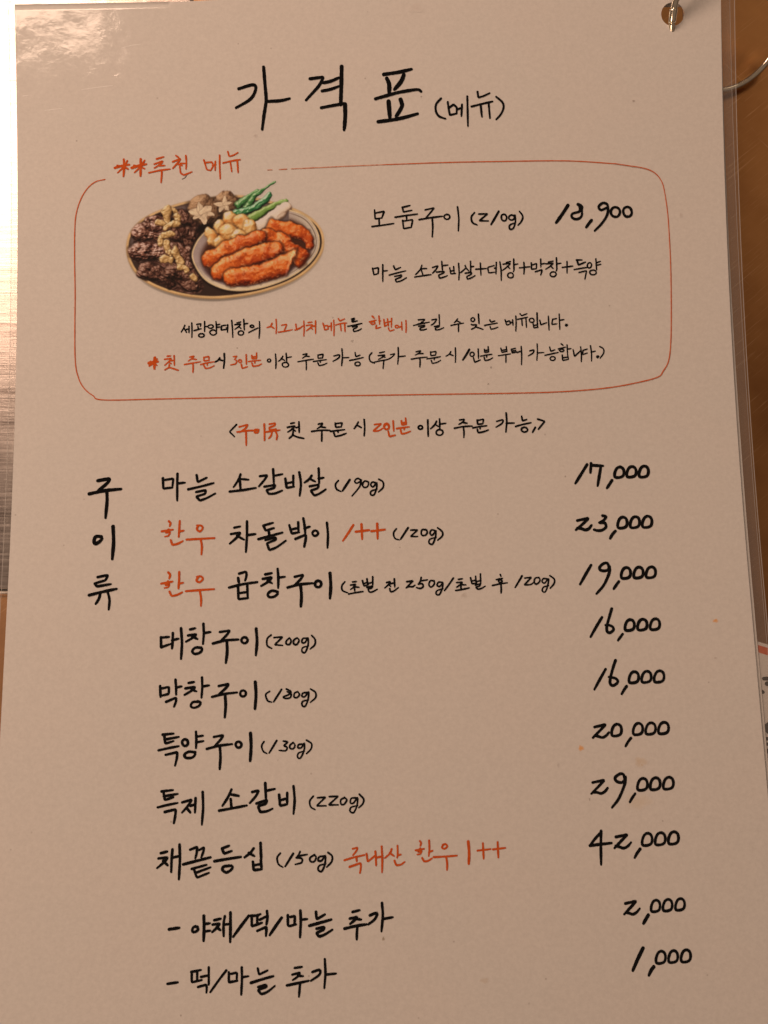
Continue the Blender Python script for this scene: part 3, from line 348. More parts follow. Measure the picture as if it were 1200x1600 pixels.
grill_item|rp62 -5968,1599 -5907,1534 -5937,1430|rp62 -6160,1285 -5844,1338|rp54 -5971,1354 -6050,1238 -5924,1263 -5959,1182 -6067,1161|rp62 -5659,1607 -5655,1380 -5672,1141|rp62 -5653,1276 -5540,1301|rp62 -5920,1055 -5863,932 -5714,952 -5566,1030|rs62 -5120,1447 -5164,1357 -5073,1310 -4984,1399 -5044,1473 -5157,1461|rp62 -5458,1060 -5060,1084 -4662,1104|rp61 -5069,1075 -5020,849 -5026,634|kp73 -3955,1529 -3760,1585 -3741,1480 -3785,1331|kp73 -3985,1408 -3962,1271|kp73 -4237,1141 -3839,1233 -3440,1280|kp72 -3983,1145 -3971,807 -3700,833|kp72 -3725,1186 -3709,834|kp72 -3973,974 -3724,1005|kp73 -3214,1493 -3033,1526|kp73 -3286,1367 -3032,1408 -3114,1287 -3331,1169|kp73 -3150,1310 -3023,1240|kp73 -2865,1645 -2842,1373 -2850,1101|kp73 -2842,1395 -2660,1415|ks72 -2864,998 -3022,1028 -3135,949 -3112,858 -2977,856 -2864,944 -2932,1026|kp73 -2379,1409 -2138,1464 -2206,1338 -2388,1170|kp73 -2579,1110 -2252,1194 -1867,1219|kp80 -2216,1157 -2185,886 -2209,572|kc73 -1630,1192 -1652,1134 -1702,1104 -1766,1116 -1803,1164 -1797,1226 -1761,1272 -1700,1282 -1645,1250|kp80 -1379,1495 -1355,1141 -1385,781
portion|ks53 -959,1242 -1042,1135 -1030,1000 -881,929|kp53 -742,1233 -633,1242|kp53 -797,1144 -653,1169 -703,1088 -799,1022|kp53 -716,1102 -562,1078|kp53 -690,1061 -682,980|kp53 -855,894 -650,933 -446,956|kp53 -461,1266 -417,1110 -294,1149|kp53 -332,1312 -316,1135|kp53 -430,1178 -315,1217|kp53 -168,1369 -172,1119|kp53 -280,1189 -170,1214|kp53 -336,1073 -172,1106 -200,1052 -309,1027 -270,937 -189,935 -46,1014|kp54 -241,1080 -214,1039|kp53 224,1199 333,1224 291,1151 167,1045|kp53 291,1138 336,1083|kp53 332,1164 441,1184|kp53 444,1298 453,1067|kp53 308,1023 328,934 409,940 553,1051|kp53 796,1210 973,1233 876,1140 770,1034|ks53 806,1060 874,1072 956,1066 1025,1110|kp53 1207,1324 1191,1229 1121,1136|kp53 1205,1229 1382,1253|ks53 1121,1136 1230,1147 1255,1065 1172,1013 1064,1042|ks53 1572,1222 1463,1224 1420,1117 1472,1048 1555,1100 1579,1181 1545,1228|ks53 1802,1177 1694,1179 1650,1099 1717,1057 1787,1123 1816,1163 1798,1015 1711,835 1624,842 1638,936 1819,1001|kp58 2118,1290 1998,1120 1858,942|kp53 2261,1250 2376,1265|kp53 2209,1159 2373,1170 2313,1100 2205,1030|kp53 2313,1100 2465,1091|kp53 2327,1071 2323,971|kp53 2173,937 2352,962 2560,1004|kp53 2607,1289 2639,1117 2774,1134|kp53 2752,1327 2760,1134|kp53 2633,1194 2763,1220|kp53 2890,1390 2889,1132|kp53 2776,1177 2883,1204|kp53 2735,1078 2889,1118 2857,1047 2741,1020 2797,962 2883,969 3015,1044|kp53 3453,1365 3471,1313|kp53 3333,1224 3512,1255|kc53 3497,1178 3487,1154 3453,1142 3420,1147 3399,1167 3396,1193 3420,1212 3456,1215 3484,1202|kp53 3223,1060 3434,1102 3645,1127|kp53 3462,1093 3466,964 3455,844|kp58 4067,1311 3968,1155 3860,991|kp53 4145,1252 4333,1269 4122,1060 4308,1057 4383,1118|ks53 4548,1259 4447,1246 4405,1147 4453,1074 4548,1130 4569,1215 4519,1265|ks53 4790,1211 4676,1228 4629,1143 4698,1098 4774,1183 4819,1211 4780,1011 4700,849 4622,885 4664,984 4810,1025|ks53 4861,1305 4977,1208 4965,1079 4849,952
price|kp76 6045,1582 5885,1338 5704,1047|ks76 6551,1520 6509,1630 6399,1619 6289,1524 6304,1439 6423,1413 6523,1447 6565,1544 6546,1350 6375,1015 6155,774|kp76 6804,1103 6726,1008 6647,901|kc76 7044,1496 7128,1455 7155,1354 7128,1246 7052,1198 6938,1188 6886,1220 6893,1328 6954,1451|kc76 7401,1501 7485,1461 7512,1360 7485,1252 7408,1204 7294,1193 7243,1225 7250,1333 7311,1456|kc76 7754,1502 7839,1462 7866,1360 7838,1252 7760,1204 7644,1194 7592,1226 7600,1334 7662,1457
price|kp76 6268,111 6089,-152 5916,-428|kp76 6556,344 6478,126 6382,-145 6380,-288 6461,-336 6574,-256 6572,-173 6475,-111 6355,-109|kp75 6819,-367 6741,-460 6676,-541|kc76 7055,30 7138,-10 7165,-109 7138,-215 7062,-262 6949,-272 6899,-241 6906,-135 6966,-14|kc76 7411,35 7495,-5 7521,-104 7494,-210 7418,-257 7305,-267 7254,-236 7261,-129 7322,-9|kc76 7768,40 7853,1 7879,-99 7851,-205 7774,-252 7659,-262 7608,-230 7615,-124 7677,-4
grill_item|kp70 -6137,-213 -6122,-482 -6130,-494 -5861,-405|kp70 -6128,-222 -5907,-209|kp70 -5804,-104 -5801,-261 -5816,-529|kp70 -5821,-302 -5642,-264|kp70 -5576,25 -5539,-390 -5559,-822|kp70 -5324,-13 -5178,17|kp70 -5375,-178 -5141,-149 -5215,-231 -5431,-351|kp70 -5258,-209 -5110,-282|kp70 -4949,138 -4932,-153 -4953,-421|kp70 -4924,-120 -4748,-94|ks70 -5001,-524 -5168,-521 -5250,-622 -5165,-693 -5020,-647 -4980,-545 -5085,-514|kp70 -4484,-99 -4204,-63 -4286,-186 -4460,-348|kp70 -4677,-414 -4335,-330 -3966,-316|kp77 -4284,-372 -4268,-661 -4307,-956|kc70 -3702,-342 -3726,-394 -3776,-422 -3831,-411 -3873,-367 -3873,-310 -3831,-268 -3777,-259 -3726,-288|kp77 -3466,-23 -3434,-388 -3470,-758
portion|ks54 -3045,-209 -3154,-311 -3153,-496 -3028,-581|kp54 -2962,-281 -2723,-269 -2944,-480 -2723,-504|ks54 -2534,-301 -2618,-383 -2618,-465 -2534,-479 -2484,-385 -2526,-302|ks54 -2325,-305 -2409,-366 -2409,-469 -2325,-483 -2262,-377 -2304,-306|ks54 -2032,-311 -2157,-329 -2179,-432 -2095,-434 -2011,-311 -2012,-518 -2096,-710 -2179,-679 -2158,-577 -1999,-530|ks54 -1906,-243 -1814,-356 -1823,-501 -1949,-614
grill_item|kp69 -6126,-1551 -6106,-1847|kp69 -6070,-1617 -5876,-1580 -5884,-1771 -6090,-1819|kp69 -5702,-1388 -5681,-1612 -5677,-1795|kp69 -5681,-1600 -5532,-1574|kp69 -5950,-1984 -5675,-1876 -5673,-1977 -5728,-2117|kp69 -5339,-1485 -5185,-1459|kp69 -5419,-1629 -5150,-1594 -5223,-1682 -5445,-1807|kp69 -5252,-1661 -5115,-1716|kp69 -4967,-1341 -4951,-1606 -4971,-1889|kp69 -4943,-1585 -4769,-1560|ks69 -5039,-2001 -5205,-2006 -5265,-2105 -5182,-2159 -5038,-2110 -4998,-2018 -5081,-1976|kp69 -4494,-1582 -4217,-1530 -4299,-1650 -4483,-1797|kp69 -4681,-1874 -4359,-1799 -3986,-1766|kp76 -4317,-1840 -4293,-2103 -4319,-2433|kc69 -3742,-1798 -3759,-1850 -3805,-1877 -3863,-1866 -3896,-1823 -3894,-1768 -3863,-1726 -3806,-1717 -3756,-1746|kp76 -3482,-1491 -3455,-1836 -3486,-2219
portion|ks53 -3083,-1754 -3190,-1841 -3136,-2004 -3024,-2046|kp60 -2751,-1707 -2970,-2039|ks53 -2618,-1698 -2494,-1773 -2556,-1853 -2701,-1911 -2639,-1953 -2515,-1935 -2486,-1834 -2597,-1771|ks53 -2307,-1777 -2390,-1816 -2403,-1917 -2328,-1938 -2253,-1859 -2307,-1769|ks53 -2029,-1802 -2162,-1820 -2183,-1909 -2100,-1910 -2004,-1790 -2018,-1992 -2101,-2177 -2184,-2143 -2163,-2042 -2005,-2005|ks53 -1946,-1710 -1810,-1806 -1810,-1948 -1956,-2074
grill_item|kp69 -6025,-2865 -5725,-2842|kp69 -5983,-2865 -5945,-3105 -5721,-3042|kp69 -5968,-2997 -5579,-2933|kp69 -6126,-3280 -5860,-3226 -5574,-3180|kp68 -5930,-3403 -5612,-3338 -5617,-3488 -5666,-3692|kc69 -5324,-3089 -5336,-3145 -5387,-3174 -5442,-3162 -5476,-3116 -5482,-3056 -5448,-3011 -5391,-3001 -5345,-3032|kp69 -5109,-2802 -5092,-3022 -5101,-3240|kp69 -5078,-2934 -4913,-2913|kp69 -5075,-3082 -4899,-3057|ks69 -5120,-3347 -5304,-3335 -5414,-3413 -5363,-3493 -5199,-3488 -5119,-3398 -5181,-3338|kp69 -4613,-2951 -4354,-2908 -4427,-3034 -4589,-3190|kp69 -4801,-3266 -4466,-3184 -4105,-3151|kp75 -4445,-3232 -4421,-3471 -4442,-3806|kc69 -3853,-3172 -3866,-3223 -3917,-3249 -3972,-3239 -4005,-3196 -4010,-3142 -3976,-3101 -3919,-3092 -3873,-3121|kp76 -3606,-2870 -3583,-3209 -3609,-3605
portion|ks53 -3235,-3104 -3296,-3214 -3254,-3354 -3151,-3423|kp60 -2885,-3083 -3090,-3409|ks53 -2700,-3098 -2585,-3128 -2680,-3218 -2598,-3267 -2639,-3354 -2815,-3342|ks53 -2433,-3143 -2516,-3209 -2516,-3288 -2434,-3310 -2380,-3223 -2421,-3143|ks53 -2158,-3188 -2282,-3201 -2298,-3281 -2208,-3282 -2125,-3165 -2134,-3355 -2229,-3551 -2311,-3530 -2282,-3424 -2126,-3375|ks53 -2063,-3086 -1928,-3180 -1941,-3319 -2065,-3444
price|kp75 6281,-1326 6114,-1585 5937,-1871|ks75 6573,-1090 6489,-1297 6405,-1558 6385,-1710 6459,-1777 6574,-1713 6601,-1638 6516,-1571 6362,-1539|kp75 6836,-1801 6763,-1891 6684,-2009|kc75 7075,-1408 7160,-1448 7187,-1548 7159,-1655 7083,-1702 6968,-1712 6917,-1681 6924,-1574 6985,-1453|kc75 7429,-1402 7513,-1442 7539,-1542 7512,-1648 7435,-1696 7321,-1706 7269,-1674 7277,-1567 7338,-1446|kc75 7782,-1395 7869,-1436 7897,-1539 7868,-1649 7788,-1697 7670,-1708 7617,-1675 7625,-1566 7689,-1441
price|kp74 5881,-2884 6195,-2820 6042,-2967 5821,-3166|ks74 5879,-3113 5977,-3137 6085,-3166 6188,-3119 6270,-3035|kc74 6507,-2817 6594,-2858 6621,-2962 6594,-3072 6515,-3121 6398,-3132 6346,-3099 6353,-2988 6415,-2863|kp74 6866,-3196 6783,-3290 6705,-3412|kc74 7098,-2804 7181,-2844 7208,-2945 7180,-3053 7104,-3100 6991,-3111 6940,-3079 6947,-2971 7009,-2849|kc74 7448,-2798 7534,-2838 7562,-2939 7533,-3046 7455,-3094 7338,-3104 7285,-3073 7293,-2965 7356,-2843|kc74 7807,-2792 7896,-2832 7924,-2933 7895,-3040 7814,-3088 7693,-3098 7639,-3066 7647,-2959 7712,-2836
grill_item|kp68 -6020,-4365 -5706,-4336|kp68 -5967,-4381 -5926,-4592 -5692,-4522|kp68 -5954,-4492 -5579,-4438|kp68 -6114,-4779 -5844,-4719 -5574,-4674|kp68 -5918,-4902 -5623,-4838 -5630,-4997 -5667,-5196|kp68 -5454,-4661 -5194,-4596 -5270,-4730 -5449,-4926|kp68 -5331,-4804 -5225,-4930|kp68 -5090,-4558 -5099,-4933|kp68 -5228,-4756 -5087,-4718|kp68 -4899,-4401 -4877,-4812 -4907,-5250|kp68 -4115,-4350 -4202,-4549 -4356,-4772|kp68 -4134,-4476 -3914,-4520|kp68 -4133,-4601 -4110,-4851|kp68 -4443,-4895 -4068,-4837 -3693,-4774|kp68 -3549,-4426 -3366,-4389 -3444,-4539 -3610,-4711|kp68 -3194,-4201 -3171,-4669|kp68 -3183,-4403 -2931,-4357|kp68 -3432,-4729 -3140,-4644 -3181,-4744 -3390,-4800 -3327,-4951 -3154,-4944 -2998,-4872|kp68 -2816,-4510 -2790,-4801 -2607,-4765|kp68 -2596,-4464 -2596,-4765|kp68 -2805,-4661 -2607,-4614|kp68 -2423,-4296 -2387,-4659 -2424,-5017
portion|ks52 -1885,-4568 -1980,-4691 -1954,-4842 -1835,-4919|kp52 -1770,-4610 -1551,-4599 -1798,-4820 -1537,-4824|kp52 -1446,-4586 -1205,-4580 -1468,-4801 -1207,-4806|ks52 -1038,-4624 -1133,-4672 -1134,-4782 -1051,-4794 -976,-4685 -1038,-4609|ks52 -735,-4629 -855,-4647 -873,-4762 -789,-4763 -683,-4630 -701,-4840 -792,-5013 -886,-4976 -858,-4877 -675,-4831|ks52 -629,-4541 -516,-4668 -544,-4793 -650,-4891
price|kp73 5745,-4352 6066,-4294 5908,-4450 5693,-4643|ks73 5750,-4602 5861,-4615 5958,-4641 6060,-4595 6147,-4502|ks73 6626,-4261 6595,-4153 6497,-4140 6367,-4233 6398,-4329 6532,-4367 6623,-4297 6643,-4190 6617,-4404 6432,-4780 6232,-5013|kp73 6884,-4665 6803,-4763 6727,-4880|kc73 7123,-4268 7209,-4309 7236,-4412 7208,-4521 7129,-4570 7013,-4580 6961,-4548 6968,-4438 7031,-4314|kc73 7471,-4258 7557,-4299 7583,-4402 7555,-4511 7477,-4560 7360,-4570 7308,-4538 7316,-4428 7379,-4303|kc73 7834,-4250 7921,-4291 7948,-4394 7919,-4503 7840,-4552 7721,-4562 7668,-4530 7676,-4420 7740,-4296
price|kp73 5899,-5617 5868,-6013 5848,-6476|kp73 5871,-5675 5729,-5801 5576,-5984|kp73 5576,-5984 5867,-5955 6163,-5930|kp73 6290,-5776 6605,-5719 6436,-5872 6233,-6061|ks73 6268,-6009 6377,-6034 6485,-6066 6598,-6015 6690,-5923|kp72 6924,-6098 6831,-6205 6762,-6319|kc73 7153,-5696 7238,-5738 7265,-5841 7237,-5952 7159,-6001 7044,-6011 6992,-5979 7000,-5868 7062,-5742|kc73 7508,-5687 7594,-5728 7621,-5832 7593,-5942 7514,-5991 7396,-6002 7344,-5969 7351,-5858 7415,-5733|kc73 7868,-5672 7954,-5714 7981,-5817 7952,-5928 7873,-5977 7755,-5987 7703,-5955 7711,-5844 7775,-5718
grill_item|kp71 -6002,-5963 -5830,-5925|kp71 -6063,-6097 -5814,-6073 -5889,-6182 -6092,-6341|kp71 -5933,-6161 -5809,-6277|kp71 -5689,-5871 -5709,-6124 -5711,-6450|kp71 -5697,-6083 -5504,-6046|kp71 -5502,-5751 -5481,-6128 -5501,-6637|kp62 -5214,-5888 -5025,-5817 -5031,-5973 -5072,-6115|kp62 -4968,-5901 -4840,-5833 -4851,-5936 -4909,-6090|kp74 -5392,-6260 -5028,-6178 -4663,-6094|kp65 -5162,-6379 -4768,-6284|kp65 -5102,-6388 -5021,-6605 -4700,-6489|kp65 -5057,-6482 -4659,-6348|kp71 -4351,-5871 -4162,-5805|kp71 -4351,-5883 -4298,-6007 -4092,-5941|kp74 -4554,-6195 -4210,-6144 -3844,-6098|ks71 -4101,-6317 -4294,-6334 -4336,-6415 -4228,-6486 -4099,-6419 -4070,-6338 -4165,-6308|kp71 -3501,-5887 -3586,-6000 -3745,-6112|kp71 -3629,-5999 -3478,-6084|kp71 -3316,-5751 -3297,-6169|kp71 -3520,-6226 -3497,-6442 -3282,-6422|kp71 -3305,-6189 -3282,-6422|kp71 -3511,-6320 -3305,-6291
portion|ks53 -2780,-6023 -2866,-6136 -2831,-6300 -2710,-6384|kp62 -2435,-6042 -2650,-6365|kp53 -2249,-5992 -2292,-6086 -2348,-6146|kp53 -2271,-6098 -2055,-6070|ks53 -2348,-6146 -2206,-6169 -2207,-6271 -2379,-6317|ks53 -1861,-6081 -1978,-6153 -1970,-6243 -1875,-6257 -1818,-6156 -1861,-6073|ks53 -1603,-6119 -1732,-6137 -1763,-6230 -1668,-6232 -1572,-6111 -1583,-6323 -1670,-6505 -1764,-6463 -1733,-6361 -1561,-6316|ks53 -1494,-6031 -1387,-6123 -1401,-6266 -1531,-6398
origin_grade|rp52 -830,-5947 -696,-5917 -718,-5996 -823,-6113|rp57 -1054,-6235 -782,-6161 -511,-6111|rp57 -732,-6174 -721,-6273|rp57 -919,-6407 -618,-6314 -611,-6413 -642,-6570|rp57 -456,-6080 -430,-6286 -219,-6124|rp57 -217,-6025 -208,-6184 -203,-6381|rp57 -199,-6184 -53,-6159|rp57 -48,-5898 -33,-6207 -48,-6561|rp57 222,-5974 178,-6092 30,-6200|rp57 170,-6072 281,-6153|rp57 382,-5890 385,-6136 363,-6195|rp57 385,-6136 469,-6117|rp57 291,-6272 338,-6391 463,-6382 569,-6305|rp57 987,-5782 1027,-5831 996,-5909|rp57 868,-6018 1098,-5983|rp52 994,-5969 921,-6059 1034,-6037 991,-6115 907,-6126|rp57 1238,-5775 1245,-5974 1218,-6171|rp57 1242,-6065 1327,-6035|rp57 1042,-6219 1090,-6307 1194,-6301 1300,-6232|rs57 1610,-5901 1579,-5960 1649,-5993 1726,-5931 1678,-5875 1594,-5889|rp57 1351,-6201 1677,-6191 1977,-6173|rp57 1684,-6207 1713,-6358 1699,-6535|rp72 2294,-5822 2313,-6112 2287,-6388|rp57 2536,-6057 2892,-6024|rp57 2689,-5870 2695,-6266|rp57 2955,-6033 3290,-6000|rp57 3087,-5849 3092,-6245
extra_item|kp78 -5735,-7889 -5466,-7857|ks68 -4981,-7840 -5076,-7839 -5120,-7914 -5087,-7970 -4993,-7941 -4967,-7886 -5036,-7819|kp75 -4818,-7570 -4806,-7869 -4814,-8191|kp68 -4794,-7773 -4654,-7758|kp68 -4791,-7958 -4643,-7943|kp68 -4539,-7684 -4369,-7650|kp68 -4578,-7792 -4389,-7771 -4455,-7863 -4589,-7979|kp68 -4469,-7863 -4374,-7933|kp68 -4257,-7588 -4295,-7777 -4283,-8085|kp68 -4281,-7798 -4133,-7786|kp75 -4109,-7502 -4105,-7857 -4109,-8234|kp75 -3622,-7593 -3822,-7837 -4030,-8105|kp68 -3568,-7594 -3392,-7587 -3311,-7555|kp68 -3541,-7602 -3539,-7855 -3270,-7771|kp61 -3392,-7592 -3396,-7794|kp68 -3136,-7482 -3116,-7648 -3148,-7812|kp61 -3324,-7694 -3136,-7609|kp68 -3390,-7971 -3148,-7875 -3148,-7950 -3161,-8101|kp75 -2744,-7655 -2879,-7829 -3061,-8083|kp68 -2579,-7598 -2579,-7837 -2545,-7870 -2360,-7828|kp68 -2502,-7639 -2388,-7615 -2403,-7819|kp68 -2246,-7484 -2232,-7737 -2256,-8149|kp68 -2232,-7716 -2062,-7701|kp68 -1828,-7526 -1812,-7713 -1592,-7595|kp75 -2006,-7869 -1721,-7800 -1422,-7726|kp68 -1813,-7945 -1603,-7904 -1623,-7975 -1822,-8051 -1752,-8145 -1610,-8108 -1396,-7979|kp68 -852,-7545 -666,-7505|kp68 -925,-7709 -725,-7672 -783,-7738 -921,-7842|kp68 -783,-7717 -627,-7741|kp75 -1070,-7959 -785,-7898 -486,-7863|kp68 -729,-7912 -745,-8058 -750,-8230|ks68 -389,-7639 -240,-7588 -198,-7615 -272,-7747 -438,-7864|kp68 -65,-7337 -42,-7645 -92,-8043|kp68 -44,-7738 218,-7698
extra_item|kp67 -5750,-9233 -5478,-9200|kp61 -5128,-8953 -4871,-8909|kp61 -5115,-8961 -5111,-9207 -4847,-9155|kp61 -4973,-8945 -4969,-9161|kp61 -4668,-8848 -4662,-9272|kp61 -4868,-9079 -4677,-9045|kp61 -4946,-9324 -4723,-9271 -4713,-9366 -4720,-9467|kp61 -4205,-8933 -4398,-9164 -4618,-9454|kp61 -4136,-8979 -4133,-9226 -3909,-9192|kp61 -4074,-9018 -3919,-8991 -3929,-9192|kp61 -3798,-8864 -3787,-9137 -3804,-9533|kp61 -3788,-9107 -3616,-9084|kp61 -3373,-8899 -3339,-9051 -3115,-8953|kp67 -3550,-9248 -3257,-9166 -2964,-9096|kp61 -3358,-9353 -3155,-9300 -3134,-9357 -3370,-9428 -3276,-9532 -3113,-9482 -2922,-9335|kp61 -2400,-8906 -2204,-8883|kp61 -2462,-9068 -2258,-9022 -2319,-9127 -2450,-9200|kp61 -2319,-9097 -2176,-9111|kp67 -2605,-9330 -2320,-9278 -2034,-9227|kp61 -2258,-9279 -2271,-9430 -2288,-9611|ks61 -1931,-9013 -1747,-8967 -1748,-9081 -1973,-9228|kp61 -1602,-8704 -1584,-9046 -1620,-9412|kp61 -1576,-9084 -1307,-9063
price|kp70 6437,-7471 6730,-7414 6580,-7562 6389,-7740|ks70 6432,-7696 6530,-7716 6618,-7744 6721,-7695 6813,-7603|kp78 7029,-7770 6959,-7868 6887,-7978|kc70 7259,-7400 7334,-7438 7357,-7533 7332,-7635 7263,-7681 7160,-7690 7115,-7660 7122,-7558 7178,-7442|kc70 7584,-7387 7661,-7425 7685,-7521 7659,-7623 7588,-7668 7482,-7678 7435,-7648 7442,-7545 7500,-7430|kc70 7916,-7375 7994,-7413 8018,-7508 7992,-7610 7920,-7655 7814,-7665 7767,-7635 7775,-7533 7833,-7417
price|kp85 6834,-8589 6685,-8835 6526,-9135|kp78 7085,-9054 7010,-9135 6942,-9262|kc69 7308,-8674 7388,-8713 7412,-8812 7386,-8917 7313,-8964 7205,-8974 7156,-8943 7164,-8837 7223,-8718|kc69 7637,-8665 7714,-8704 7738,-8800 7712,-8902 7641,-8948 7536,-8958 7489,-8928 7497,-8825 7554,-8708|kc69 7975,-8653 8055,-8692 8079,-8791 8052,-8896 7979,-8943 7870,-8953 7822,-8922 7830,-8817 7890,-8697
border_line|bs33 -7906,13240 -8172,13177 -8401,13009 -8611,12688 -8765,12212 -8808,11638 -8809,10775 -8790,9816 -8791,8859 -8771,7903 -8699,7425 -8525,7042 -8241,6790 -7921,6651 -6280,6649 -4415,6653 -2548,6656 253,6643 2122,6637 3991,6631 5488,6651 6801,6741 7745,6896 8277,7038 8435,7207 8600,7490 8689,7967 8744,8732 8792,10076 8792,11038 8766,11903 8693,12577 8607,12904 8405,13157 8086,13296 7612,13381 7232,13445|bs33 7232,13445 6092,13541 5140,13567 3808,13571 2285,13569 382,13535
border_line|fs32 382,13535 -760,13507 -1521,13482 -2376,13459|fs32 -2510,13452 -2738,13446|fs32 -2947,13440 -3080,13438"""

def catmull(P, closed, step):
    P = [np.array(p, float) for p in P]; n = len(P)
    out = []
    rng = range(n if closed else n - 1)
    for i in rng:
        p1, p2 = P[i], P[(i + 1) % n]
        p0 = P[i - 1] if (closed or i > 0) else 2 * p1 - p2
        p3 = P[(i + 2) % n] if (closed or i + 2 < n) else 2 * p2 - p1
        k = max(2, int(np.linalg.norm(p2 - p1) / step) + 1)
        for t in np.arange(k) / k:
            out.append(0.5 * ((2 * p1) + (-p0 + p2) * t + (2 * p0 - 5 * p1 + 4 * p2 - p3) * t * t + (-p0 + 3 * p1 - 3 * p2 + p3) * t ** 3))
    if not closed: out.append(P[-1])
    return out
def rounded(P, r, step):
    """corners cut back by at most r and rounded with a quadratic curve"""
    P = [np.array(p, float) for p in P]
    out = [P[0]]
    for i in range(1, len(P) - 1):
        a, b, c = P[i - 1], P[i], P[i + 1]
        la, lc = np.linalg.norm(b - a), np.linalg.norm(c - b)
        if la < 1e-6 or lc < 1e-6: continue
        turn = abs(math.atan2(*(np.cross(b - a, c - b), np.dot(b - a, c - b))[::1]))
        rr = 3.0 * r if turn < 0.7 else r
        s = b - (b - a) / la * min(rr, la * .48); e = b + (c - b) / lc * min(rr, lc * .48)
        for t in (0, .25, .5, .75, 1): out.append((1 - t) ** 2 * s + 2 * t * (1 - t) * b + t * t * e)
    out.append(P[-1])
    res = [out[0]]
    for p in out[1:]:
        d = np.linalg.norm(p - res[-1])
        if d < 0.02: continue
        k = int(d / step) + 1
        q = res[-1]
        for j in range(1, k + 1): res.append(q + (p - q) * j / k)
    return res
rnd = random.Random(5)
def ribbon(P, width, closed, place, z0, verts, faces):
    P = np.array(P); n = len(P)
    nxt = np.roll(P, -1, 0); prv = np.roll(P, 1, 0)
    T = nxt - prv
    if not closed: T[0] = P[1] - P[0]; T[-1] = P[-1] - P[-2]
    T /= np.maximum(np.linalg.norm(T, axis=1, keepdims=True), 1e-9)
    Nn = np.stack([-T[:, 1], T[:, 0]], 1)
    L = np.concatenate([[0], np.cumsum(np.linalg.norm(P[1:] - P[:-1], axis=1))]); tot = max(L[-1], 1e-6)
    ph = rnd.uniform(0, 6.28); heavy = rnd.uniform(-.06, .06)
    base = len(verts); hw = []
    for i in range(n):
        s = L[i]
        w = width * ((1.16 if width > .75 else 1.08 if width > .6 else 0.98) + heavy + 0.06 * math.sin(s * 1.1 + ph) + 0.03 * math.sin(s * 3.7 + ph * 2))
        if not closed:
            w *= 1 - 0.22 * max(0.0, (s / tot - 0.72) / 0.28) ** 1.5
        hw.append(w / 2); z = z0 + 0.0003 * s
        a, b = P[i] + Nn[i] * w / 2, P[i] - Nn[i] * w / 2
        verts.append(place(a[0], a[1], z)); verts.append(place(b[0], b[1], z))
    for i in range(n - 1): faces.append((base + 2 * i + 1, base + 2 * i + 3, base + 2 * i + 2, base + 2 * i))
    if closed: faces.append((base + 2 * n - 1, base + 1, base, base + 2 * n - 2)); return
    for end, sgn in ((0, -1), (n - 1, 1)):               # round caps
        c0 = len(verts); z = z0 + 0.0003 * L[end]
        a0 = math.atan2(Nn[end][1], Nn[end][0]); ring = [base + 2 * end]
        for k in range(1, 7):
            a = a0 - sgn * math.pi * k / 7
            verts.append(place(P[end][0] + hw[end] * math.cos(a), P[end][1] + hw[end] * math.sin(a), z)); ring.append(len(verts) - 1)
        ring.append(base + 2 * end + 1)
        faces.append(tuple(ring) if sgn < 0 else tuple(reversed(ring)))
def up_place(u, w, z): return on_page(u, w, z)

def write_part(name, strokes, parent, place):
    verts, faces, fm = [], [], []
    mats = []
    for s in strokes:
        c, kind, rest = s[0], s[1], s[2:]
        f = rest.split(); wd = float(f[0]) / 100
        P = [tuple(float(q) / 100 for q in t.split(',')) for t in f[1:]]
        if kind == 'c': Q = catmull(P, True, 0.22)
        elif kind == 's': Q = catmull(P, False, 0.25)
        else: Q = rounded(P, wd * 0.55, 0.45)
        if INK[c] not in mats: mats.append(INK[c])
        n0 = len(faces)
        ribbon(Q, wd, kind == 'c', place, 0.08 + 0.0045 * (len(fm) % 97) / 97 * 8, verts, faces)
        fm += [mats.index(INK[c])] * (len(faces) - n0)
    return mesh_obj(name, verts, faces, mats, parent, fmat=fm)

for line in INK_DATA.split('\n'):
    f = line.split('|')
    write_part(f[0], f[1:], menu, up_place)

# ------------------------------------------------------------------ the printed photo of the plate, painted cell by cell on a fine mesh
W, H = 480, 300                       # samples over a picture about 1100 x 700 units
X0, Y0 = np.meshgrid(np.linspace(20, 1120, W), np.linspace(55, 735, H))
DX, DY = 1100 / (W - 1), 680 / (H - 1)
def vnoise(sx, sy, oct_=3, ang=0.0, seed=0, gain=.55):
    r = np.random.RandomState(seed); tot = np.zeros_like(X0); amp = 1; s = 0
    ca, sa = math.cos(ang), math.sin(ang)
    for o in range(oct_):
        g = r.rand(256, 256)
        xx = (X * ca + Y * sa) / sx * 2 ** o + 40; yy = (-X * sa + Y * ca) / sy * 2 ** o + 40
        xi = np.floor(xx).astype(int); yi = np.floor(yy).astype(int); fx = xx - xi; fy = yy - yi
        fx = fx * fx * (3 - 2 * fx); fy = fy * fy * (3 - 2 * fy)
        G = lambda a, b: g[a % 256, b % 256]
        tot += amp * (G(yi, xi) * (1 - fx) * (1 - fy) + G(yi, xi + 1) * fx * (1 - fy) + G(yi + 1, xi) * (1 - fx) * fy + G(yi + 1, xi + 1) * fx * fy)
        s += amp; amp *= gain
    return tot / s
def ss(a, b, x):
    t = np.clip((x - a) / (b - a), 0, 1); return t * t * (3 - 2 * t)
def blur(a, n=1):
    for _ in range(n):
        p = np.pad(a, ((1, 1), (1, 1)) + ((0, 0),) * (a.ndim - 2), 'edge')
        a = (p[:-2, 1:-1] + p[2:, 1:-1] + p[1:-1, :-2] + p[1:-1, 2:] + 2 * a) / 6
    return a
X, Y = X0, Y0
wx = vnoise(40, 40, 3, 0, 501) - .5; wy = vnoise(40, 40, 3, 0, 502) - .5
X, Y = X0 + 22 * wx, Y0 + 22 * wy
